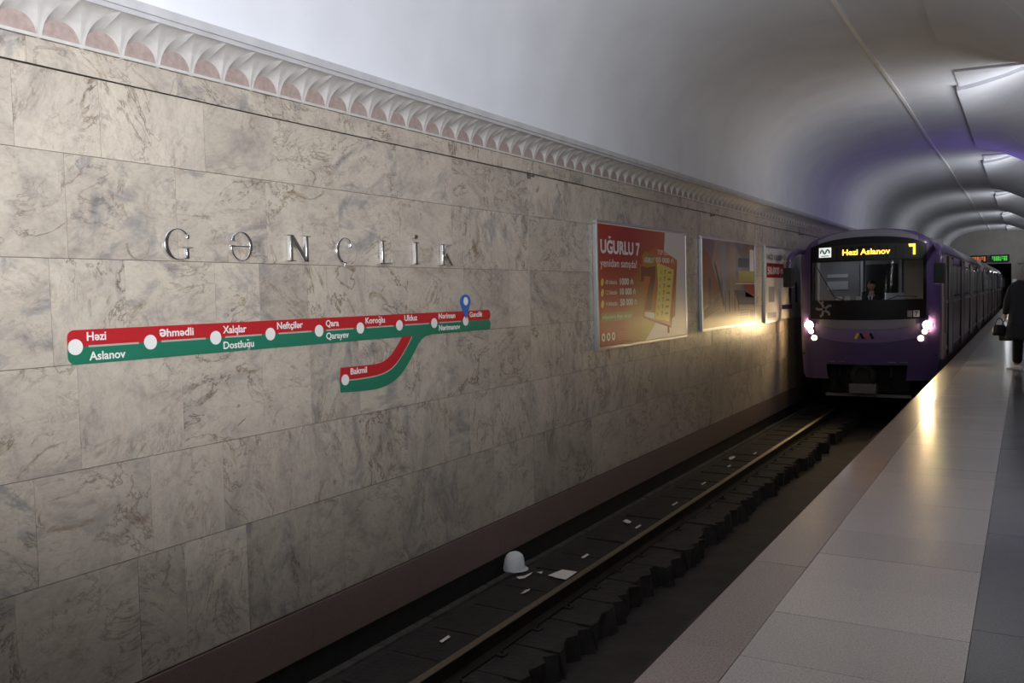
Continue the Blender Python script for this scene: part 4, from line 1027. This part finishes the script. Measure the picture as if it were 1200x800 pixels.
# running number and flower sticker on the dark panel
conform('number_plate', MT['traingrey'], .80, .89, K(-.63), K(-.50), 1, 1, 0.016, thick=.004)
pl = conform('number_plate', MT['cablight'], .91, 1.02, K(-.63), K(-.50), 1, 1, 0.016, thick=.004)
text_part('lettering', '7', .935, .995, -.61, .09, MT['ink'] if 'ink' in MT else MT['black'], pl, lambda x, y, d: (TX+x, yf(x, y)-.017-d, y), 0.02, 0.002)
fl = MB()
for k in range(5):
    a = 2*pi*k/5+.5; c_ = (-.84, -.46)
    stroke(fl, [(c_[0]+.03*cos(a), c_[1]+.03*sin(a)), (c_[0]+.14*cos(a+.15), c_[1]+.14*sin(a+.15)), (c_[0]+.17*cos(a-.1), c_[1]+.17*sin(a-.1))], .045, .016)
stroke(fl, [(-.84, -.40), (-1.02, -.22)], .03, .016)
fl.build('flower_sticker', MT['traingrey'], lead)
# wipers
for s in (-1, 1):
    MB().tube([(TX+s*.35, yf(.35, -.3)-.03, -.30), (TX+s*.62, yf(.62, -.05)-.03, -.20), (TX+s*.98, yf(.98, .2)-.03, .42 if s < 0 else -.22)], .010, 6).build('wiper', MT['black'], lead)
# headlamps
for s in (-1, 1):
    for (dx, z, r, m, nm) in ((1.165, -.80, .085, 'head', 'headlamp'), (1.115, -.93, .050, 'head2', 'headlamp'), (1.045, -1.07, .055, 'head2', 'headlamp')):
        x = s*dx; yy = yf(dx, z)
        hl = MB().lathe([(r*1.28, .0), (r*1.28, .05), (r*1.05, .062), (r*1.0, .05)], (TX+x, yy-.0, z), 'y', 20, cap=False)
        for i, v in enumerate(hl.v): hl.v[i] = (v[0], 2*yy-v[1]-.02 if False else v[1]+.0, v[2])
        rim = hl.build('lamp_rim', MT['chrome'], lead, smooth=True)
        MB().lathe([(r, 0.0), (r, .045), (r*.6, .060), (.002, .066)], (TX+x, yy, z), 'y', 20, cap=False).build('lamp_lens', MT[m], rim, smooth=True)
    light('headlamp_beam', 'SPOT', (TX+s*1.08, TF+.22, -.84), 2300 if s < 0 else 3000, (1.0, 0.74, 0.42), aim=(TX+s*1.16-(.55 if s < 0 else .0), TF-8, -2.5), spot_size=radians(46 if s < 0 else 56), spot_blend=0.9, shadow_soft_size=0.05)
# mirrors on curved arms
for s in (-1, 1):
    xm = 1.49 if s < 0 else 1.42
    pth = [(TX+s*1.28, TF+.60, .78), (TX+s*(xm-.10), TF+.30, .80), (TX+s*xm-s*.04, TF+.0, .74), (TX+s*xm, TF-.20, .60), (TX+s*xm, TF-.25, .40)]
    P = bez([(p[0], p[2]) for p in pth], 5); Q = bez([(p[1], p[2]) for p in pth], 5)
    arm = MB().tube([(a[0], b[0], a[1]) for a, b in zip(P, Q)], 0.06, 10).build('mirror_arm', MT['purple'], lead, smooth=True)
    MB().box((TX+s*xm-.10, TF-.36, .03), (TX+s*xm+.10, TF-.18, .44), .03).build('mirror_housing', MT['black'], arm)
# coupler, recess, steps
MB().box((TX-.80, TF+.55, -2.25), (TX+.80, TF+1.2, -1.60)).build('coupler_recess', MT['under'], lead)
cp = MB().lathe([(.26, .0), (.27, .10), (.24, .16), (.17, .17), (.15, .12), (.02, .11)], (TX-.06, TF+.25, -1.86), 'y', 28).tube([(TX-.06, TF+.2, -1.86), (TX-.06, TF+.9, -1.86)], .12, 12).build('coupler_head', MT['under'], lead)
smooth_by_angle(cp, 35)
MB().box((TX-.33, TF+.02, -2.24), (TX+.20, TF+.42, -2.03), .02).build('coupler_box', MT['iron'], lead)
for x in (-.55, .45):
    MB().tube([(TX+x, TF+.35, -1.68), (TX+x+.02, TF+.15, -1.9), (TX+x+.06, TF+.3, -2.15)], .028, 8).build('hose', MT['black'], lead)
MB().box((TX-.85, TF+.30, -2.33), (TX+.85, TF+.40, -2.27)).build('guard_bar', MT['iron'], lead)
for x in (-.69, -.46, .51, .73):
    y_ = yf(x, -1.57)
    MB().tube([(TX+x-.06, y_, -1.57), (TX+x-.06, y_-.04, -1.57), (TX+x+.06, y_-.04, -1.57), (TX+x+.06, y_, -1.57)], .014, 6).build('step_handle', MT['iron'], lead)
# cab interior
cb = MB().box((TX-1.33, 21.15, -1.4), (TX+1.33, 21.2, 1.0)).build('cab_rear_wall', MT['cab'], lead)
MB().box((TX-1.33, TF+.35, -1.45), (TX+1.33, 21.2, -1.4)).build('cab_floor', MT['cabdark'], lead)
MB().box((TX-1.33, TF+.40, .62), (TX+1.33, 21.15, .66)).build('cab_ceiling', MT['cab'], lead)
for x in (-1.24, -.30, .50):
    MB().box((TX+x-.025, 21.08, -1.4), (TX+x+.025, 21.15, .62)).build('cab_post', MT['cablight'], cb)
MB().box((TX-.22, 21.12, -.25), (TX+.44, 21.15, .50)).build('cab_door_panel', MT['cabdark'], cb)
MB().box((TX-1.05, 21.12, -.05), (TX-.60, 21.15, .14)).build('cab_cabinet', MT['cablight'], cb)
MB().box((TX-1.05, 21.12, .22), (TX-.60, 21.15, .30)).build('cab_cabinet', MT['cablight'], cb)
MB().box((TX-.56, 21.12, -.3), (TX-.36, 21.15, .5)).build('cab_cabinet', MT['cab'], cb)
dk = MB().box((TX-1.1, TF+.38, -.55), (TX+1.1, TF+.75, -.33), .03).build('dashboard', MT['cabdark'], lead)
for x in (-.62, -.45, -.22):
    MB().box((TX+x-.06, TF+.60, -.33), (TX+x+.06, TF+.66, -.20), .01).build('gauge', MT['cablight'], dk)
MB().box((TX+.3, TF+.66, -.33), (TX+.68, TF+.72, -.14), .01).build('screen', MT['cablight'], dk)
light('cab_lamp', 'POINT', (TX-.6, 20.5, .52), 3.0, (0.85, 0.9, 1.0), shadow_soft_size=.08)
sb = MB().box((TX+.58, 20.9, -.27), (TX+.98, 20.93, .56)); sb.build('side_curtain', MT['curtain'], lead)

# ================================================================== PEOPLE
def skin_mesh(name, pts, edges, m, parent, sub=2, root=0):
    """one continuous surface grown round a jointed skeleton: pts = (x, y, z, radius)"""
    o3 = Vector((0, 0, 0)); q = parent
    while q is not None: o3 += q.location; q = q.parent
    me = bpy.data.meshes.new(name); me.from_pydata([(p[0]-o3.x, p[1]-o3.y, p[2]-o3.z) for p in pts], edges, [])
    o = bpy.data.objects.new(name, me); C.objects.link(o)
    md = o.modifiers.new('skin', 'SKIN'); md.use_smooth_shade = True
    for i, p in enumerate(pts):
        sv = me.skin_vertices[0].data[i]
        r = p[3]; sv.radius = (r, r) if not isinstance(r, tuple) else r
        sv.use_root = (i == root)
    o.modifiers.new('sub', 'SUBSURF').levels = sub
    o.modifiers['sub'].render_levels = sub
    bpy.context.view_layer.update()
    dg = bpy.context.evaluated_depsgraph_get()
    nm = bpy.data.meshes.new_from_object(o.evaluated_get(dg)); o.modifiers.clear(); o.data = nm
    nm.materials.clear(); nm.materials.append(m)
    nm.polygons.foreach_set('use_smooth', [True]*len(nm.polygons))
    o.parent = parent
    return o
def chain(pts, edges, items, start=None):
    last = start
    for p in items:
        pts.append(p); i = len(pts)-1
        if last is not None: edges.append((last, i))
        last = i
    return last
def hand(pts, edges, wrist, d, side, fwd):
    """palm, four unequal curled fingers and a thumb from the side of the palm; d: direction of the fingers"""
    w = Vector(pts[wrist][:3]); d = Vector(d).normalized(); s = Vector(side).normalized(); f = Vector(fwd).normalized()
    palm = w+d*.075; pts.append((*palm, .030)); pi_ = len(pts)-1; edges.append((wrist, pi_))
    for k, (o_, l) in enumerate(((-.027, .070), (-.009, .082), (.009, .078), (.027, .060))):
        a = palm+s*o_+d*.02; b = a+d*l*.5+f*.010; c = b+d*l*.25+f*l*.40
        chain(pts, edges, [(*a, .010), (*b, .009), (*c, .008)], pi_)
    a = w+d*.035-s*.03; b = a+d*.035-s*.015+f*.02; chain(pts, edges, [(*a, .011), (*b, .009)], wrist)
def head_on(parent, c, r, hair_m, hairstyle, yaw=0.0, hat=None):
    """head with brow, nose, mouth, chin, ears; faces -Y turned by yaw about Z"""
    bm = bmesh.new(); bmesh.ops.create_uvsphere(bm, u_segments=28, v_segments=20, radius=1)
    for v in bm.verts:
        x, y, z = v.co
        sx, sy, sz = .078, .098, .118
        if z < 0: sx *= 1-.28*(-z)**1.3; sy *= 1-.12*(-z)
        fx = x*sx; fy = y*sy; fz = z*sz
        if y < 0:
            g = lambda ax, az, wx, wz: exp(-((fx-ax)/wx)**2-((fz-az)/wz)**2)
            fy -= .022*g(0, -.022, .012, .022)          # nose
            fy += .010*(g(-.030, .006, .016, .012)+g(.030, .006, .016, .012))   # eye sockets
            fy -= .006*g(0, .022, .05, .010)             # brow
            fy -= .006*g(0, -.058, .022, .008)            # lips
            fy -= .008*g(0, -.095, .022, .018)            # chin
        v.co = (fx, fy, fz)
    R = Matrix.Rotation(yaw, 3, 'Z')
    def emit(bm2, name, m):
        mb_ = MB(); bm2.verts.index_update()
        mb_.add([tuple(Vector(c)+R @ v.co) for v in bm2.verts], [[v.index for v in f.verts] for f in bm2.faces]); bm2.free()
        return mb_.build(name, m, parent, smooth=True)
    h_ = emit(bm, 'head', MT['skin'])
    for s in (-1, 1):
        e = bmesh.new(); bmesh.ops.create_uvsphere(e, u_segments=10, v_segments=8, radius=1)
        for v in e.verts: v.co = (s*.078+v.co.x*.010, .008+v.co.y*.016, -.006+v.co.z*.028)
        emit(e, 'ear', MT['skin'])
        e = bmesh.new(); bmesh.ops.create_uvsphere(e, u_segments=10, v_segments=8, radius=1)
        for v in e.verts: v.co = (s*.030+v.co.x*.011, -.080+v.co.y*.008, .006+v.co.z*.006)
        emit(e, 'eye', MT['white'])
        e = bmesh.new(); bmesh.ops.create_uvsphere(e, u_segments=8, v_segments=6, radius=1)
        for v in e.verts: v.co = (s*.030+v.co.x*.005, -.087+v.co.y*.003, .006+v.co.z*.005)
        emit(e, 'pupil', MT['black'])
    hb = bmesh.new(); bmesh.ops.create_uvsphere(hb, u_segments=28, v_segments=18, radius=1)
    for f in [f for f in hb.faces if (lambda q: q.z < (.30 if q.y < -.1 else (-.45 if q.y > .2 else -.02)))(f.calc_center_median())]: hb.faces.remove(f)
    for v in [v for v in hb.verts if not v.link_faces]: hb.verts.remove(v)
    for v in hb.verts: v.co = (v.co.x*.086, v.co.y*.106+.004, v.co.z*.126)
    emit(hb, 'hair' if hat is None else 'knit_hat', hair_m if hat is None else hat)
    return h_
# ---- driver, seated at the desk behind the windscreen
dx0, dy0 = TX-.03, 20.62
drv = thing('person', 'train driver in a dark suit and white shirt seated behind the windscreen', 'person', (dx0, dy0, -1.4))
P_, E_l = [], []
pel = chain(P_, E_l, [(dx0, dy0, -.80, .15)])
ch_ = chain(P_, E_l, [(dx0, dy0, -.60, .145), (dx0, dy0, -.36, .115), (dx0, dy0-.01, -.20, .06), (dx0, dy0-.015, -.10, .055), (dx0, dy0-.02, -.03, .05)], pel)
for s in (-1, 1):
    w_ = chain(P_, E_l, [(dx0+s*.18, dy0, -.27, .042), (dx0+s*.25, dy0-.08, -.48, .042), (dx0+s*.17, dy0-.30, -.40, .036)], 2)
    hand(P_, E_l, w_, (-s*.2, -1, -.05), (1, 0, 0), (0, 0, -1))
    chain(P_, E_l, [(dx0+s*.12, dy0-.10, -.82, .095), (dx0+s*.15, dy0-.45, -.84, .07), (dx0+s*.15, dy0-.50, -1.30, .05), (dx0+s*.15, dy0-.62, -1.36, .045)], pel)
bd = skin_mesh('body', P_, E_l, MT['skin'], drv, 2, 0)
P_, E_l = [], []
chain(P_, E_l, [(dx0, dy0, -.82, .165), (dx0, dy0, -.60, .165), (dx0, dy0, -.36, .18), (dx0, dy0, -.22, .11)])
for s in (-1, 1):
    chain(P_, E_l, [(dx0+s*.195, dy0, -.25, .075), (dx0+s*.255, dy0-.08, -.48, .060), (dx0+s*.185, dy0-.27, -.41, .048)], 2)
skin_mesh('suit_jacket', P_, E_l, MT['suit'], drv, 2, 0)
MB().prism([(dx0-.055, -.19), (dx0+.055, -.19), (dx0+.01, -.42), (dx0-.01, -.42)], 'y', dy0-.178, dy0-.165).build('shirt_front', MT['shirt'], drv)
MB().prism([(dx0-.014, -.20), (dx0+.014, -.20), (dx0+.020, -.36), (dx0, -.40), (dx0-.020, -.36)], 'y', dy0-.188, dy0-.178).build('tie', MT['suit'], drv)
head_on(drv, (dx0, dy0-.03, .02), 1, MT['hair'], 'short')
st = thing('driver_seat', 'dark high-backed driver seat inside the train cab', 'seat', (dx0, dy0+.05, -1.4))
MB().box((dx0-.24, dy0-.2, -1.05), (dx0+.24, dy0+.24, -.96), .03).build('seat_cushion', MT['cabdark'], st)
MB().box((dx0-.23, dy0+.19, -.95), (dx0+.23, dy0+.30, -.1), .03).build('seat_back', MT['cabdark'], st)
MB().tube([(dx0, dy0, -1.4), (dx0, dy0, -1.05)], .06, 10).build('seat_post', MT['cabdark'], st)

# ---- waiting passenger on the platform, back to the camera
wx, wy0 = -0.015, 18.7
wk = thing('person', 'person in long charcoal coat and grey hat standing on the platform', 'person', (wx, wy0, PZ))
P_, E_l = [], []
pel = chain(P_, E_l, [(wx, wy0, -.66, .15)])
chain(P_, E_l, [(wx, wy0, -.45, .14), (wx, wy0, -.20, .155), (wx, wy0+.01, -.03, .09), (wx, wy0+.015, .07, .055), (wx, wy0+.02, .15, .05)], pel)
wr_l = chain(P_, E_l, [(wx-.20, wy0, -.05, .07), (wx-.285, wy0-.02, -.33, .05), (wx-.325, wy0+.04, -.56, .035)], 2)
hand(P_, E_l, wr_l, (-.02, .05, -1), (0, 1, 0), (1, 0, 0))
wr_r = chain(P_, E_l, [(wx+.20, wy0, -.05, .07), (wx+.285, wy0-.02, -.33, .05), (wx+.315, wy0+.06, -.56, .035)], 2)
hand(P_, E_l, wr_r, (.02, .05, -1), (0, 1, 0), (-1, 0, 0))
for s in (-1, 1):
    chain(P_, E_l, [(wx+s*.10, wy0, -.74, .10), (wx+s*.115, wy0, -1.12, .065), (wx+s*.12, wy0-.01, -1.48, .045), (wx+s*.15, wy0+.10, -1.545, .04)], pel)
skin_mesh('body', P_, E_l, MT['skin'], wk, 2, 0)
P_, E_l = [], []
pel = chain(P_, E_l, [(wx, wy0, -.68, .17)])
for s in (-1, 1):
    chain(P_, E_l, [(wx+s*.105, wy0, -.80, .12), (wx+s*.12, wy0, -1.12, .095), (wx+s*.125, wy0-.005, -1.49, .085)], pel)
skin_mesh('trousers', P_, E_l, MT['trousers'], wk, 2, 0)
cv = []
for z, a, b in [(-1.03, .315, .20), (-.98, .32, .205), (-.65, .285, .19), (-.40, .265, .18), (-.15, .275, .175), (-.04, .265, .15), (.02, .21, .125), (.065, .12, .10), (.10, .085, .085)]:
    cv.append([(wx+a*(1+.03*sin(3*t+z*9))*cos(t), wy0+b*(1+.04*sin(4*t))*sin(t), z+.008*sin(5*t)*(z < -.9)) for t in [2*pi*k/28 for k in range(29)]])
inner = [(wx+.29*cos(t), wy0+.175*sin(t), -1.0) for t in [2*pi*k/28 for k in range(29)]]
MB().grid([inner]+cv).build('coat', MT['coat'], wk, smooth=True)
for s in (-1, 1):
    P_, E_l = [], []
    chain(P_, E_l, [(wx+s*.17, wy0, -.03, .085), (wx+s*.22, wy0, -.10, .085), (wx+s*.29, wy0-.02, -.33, .072), (wx+s*.325, wy0+.035, -.54, .058), (wx+s*.327, wy0+.04, -.57, .056)])
    skin_mesh('coat_sleeve', P_, E_l, MT['coat'], wk, 2, 0)
MB().lathe([(.10, .03), (.125, .06), (.125, .10), (.10, .135), (.07, .13)], (wx, wy0+.01, 0), 'z', 20).build('scarf', MT['scarf'], wk, smooth=True)
head_on(wk, (wx, wy0+.02, .215), 1, MT['hair'], 'short', yaw=pi-.25, hat=MT['hat'])
for s in (-1, 1):
    sh = MB(); rowsS = []
    ax = Vector((s*.85, .45, 0)).normalized() if s < 0 else Vector((.35, .94, 0)).normalized(); sd = Vector((ax.y, -ax.x, 0))
    base = Vector((wx+s*.125, wy0-.03, PZ))
    for t, hw_, hh_ in [(-.10, .012, .05), (-.085, .036, .085), (-.03, .042, .10), (.05, .046, .085), (.12, .048, .06), (.17, .036, .045), (.195, .010, .03)]:
        c_ = base+ax*t
        rowsS.append([tuple(c_+sd*hw_*cos(q)+Vector((0, 0, .004+max(0, hh_*(.5+.5*sin(q)))))) for q in [2*pi*k/12 for k in range(13)]])
    sh.grid(rowsS).build('shoe', MT['shoe'], wk, smooth=True)
# bags hanging from the left hand: held, so things of their own
def bag(label, x, y, z, w, d, h, rz):
    b = thing('handbag', label, 'bag', (x, y, z-h)); mb_ = MB()
    rows_ = []
    for t, k in [(0, .80), (.06, .95), (.3, 1.0), (.7, .92), (.95, .78), (1.0, .70)]:
        rows_.append([(x+(w/2*k*(abs(cos(q))**.6)*math.copysign(1, cos(q)))*cos(rz)-(d/2*k*(abs(sin(q))**.6)*math.copysign(1, sin(q)))*sin(rz),
                       y+(w/2*k*(abs(cos(q))**.6)*math.copysign(1, cos(q)))*sin(rz)+(d/2*k*(abs(sin(q))**.6)*math.copysign(1, sin(q)))*cos(rz), z-h+h*t) for q in [2*pi*i/20 for i in range(21)]])
    mb_.grid(rows_).add(rows_[0][:-1], [tuple(range(20))[::-1]]).add(rows_[-1][:-1], [tuple(range(20))]).build('bag_body', MT['leather'], b, smooth=True)
    pth = [(x+w*.28*cos(a)*cos(rz), y+w*.28*cos(a)*sin(rz), z-.01+.13*sin(a)) for a in [pi*i/10 for i in range(11)]]
    MB().tube(pth, .009, 6).build('bag_handle', MT['leather'], b, smooth=True)
    return b
bag('black leather handbag with a looped handle, left of two bags hanging from the passenger\'s hand', wx-.42, wy0+.06, -.76, .24, .10, .20, .3)
bag('larger dark bag hanging lowest beside the coat of the passenger', wx-.31, wy0+.27, -.80, .26, .12, .27, -.2)

# ================================================================== FAR END: DEPARTURE BOARDS, HALL LAMPS
def board(label, x0, x1, m, chars):
    b = thing('departure_board', label, 'sign', ((x0+x1)/2, Y1-.2, 1.42))
    MB().box((x0, Y1-.22, 1.42), (x1, Y1-.02, 1.90), .02).build('board_case', MT['black'], b)
    mbx = MB(); n = chars; w = (x1-x0-.2)/n
    for i in range(n):
        xa = x0+.1+w*i
        for (a, c, e, f) in ((0, .7, .0, .06), (0, .18, .0, .28), (.5, .7, .0, .28), (0, .7, .22, .28), (.1, .6, .11, .17)):
            if (i*7+int(a*10)+int(e*100)) % 5: mbx.box((xa+a*w, Y1-.226, 1.52+e), (xa+c*w, Y1-.221, 1.52+f))
    mbx.build('led_text', m, b)
    return b
board('black departure board with amber figures on the far end wall', -3.34, -2.22, MT['ledred'], 7)
board('black departure board with green letters on the far end wall', -2.08, -.98, MT['ledgreen'], 8)
light('tunnel_lamp', 'POINT', (-1.1, Y1+3, 1.0), 30, (0.9, 0.95, 1.0), shadow_soft_size=.1)
bpy.data.objects.remove(_to)
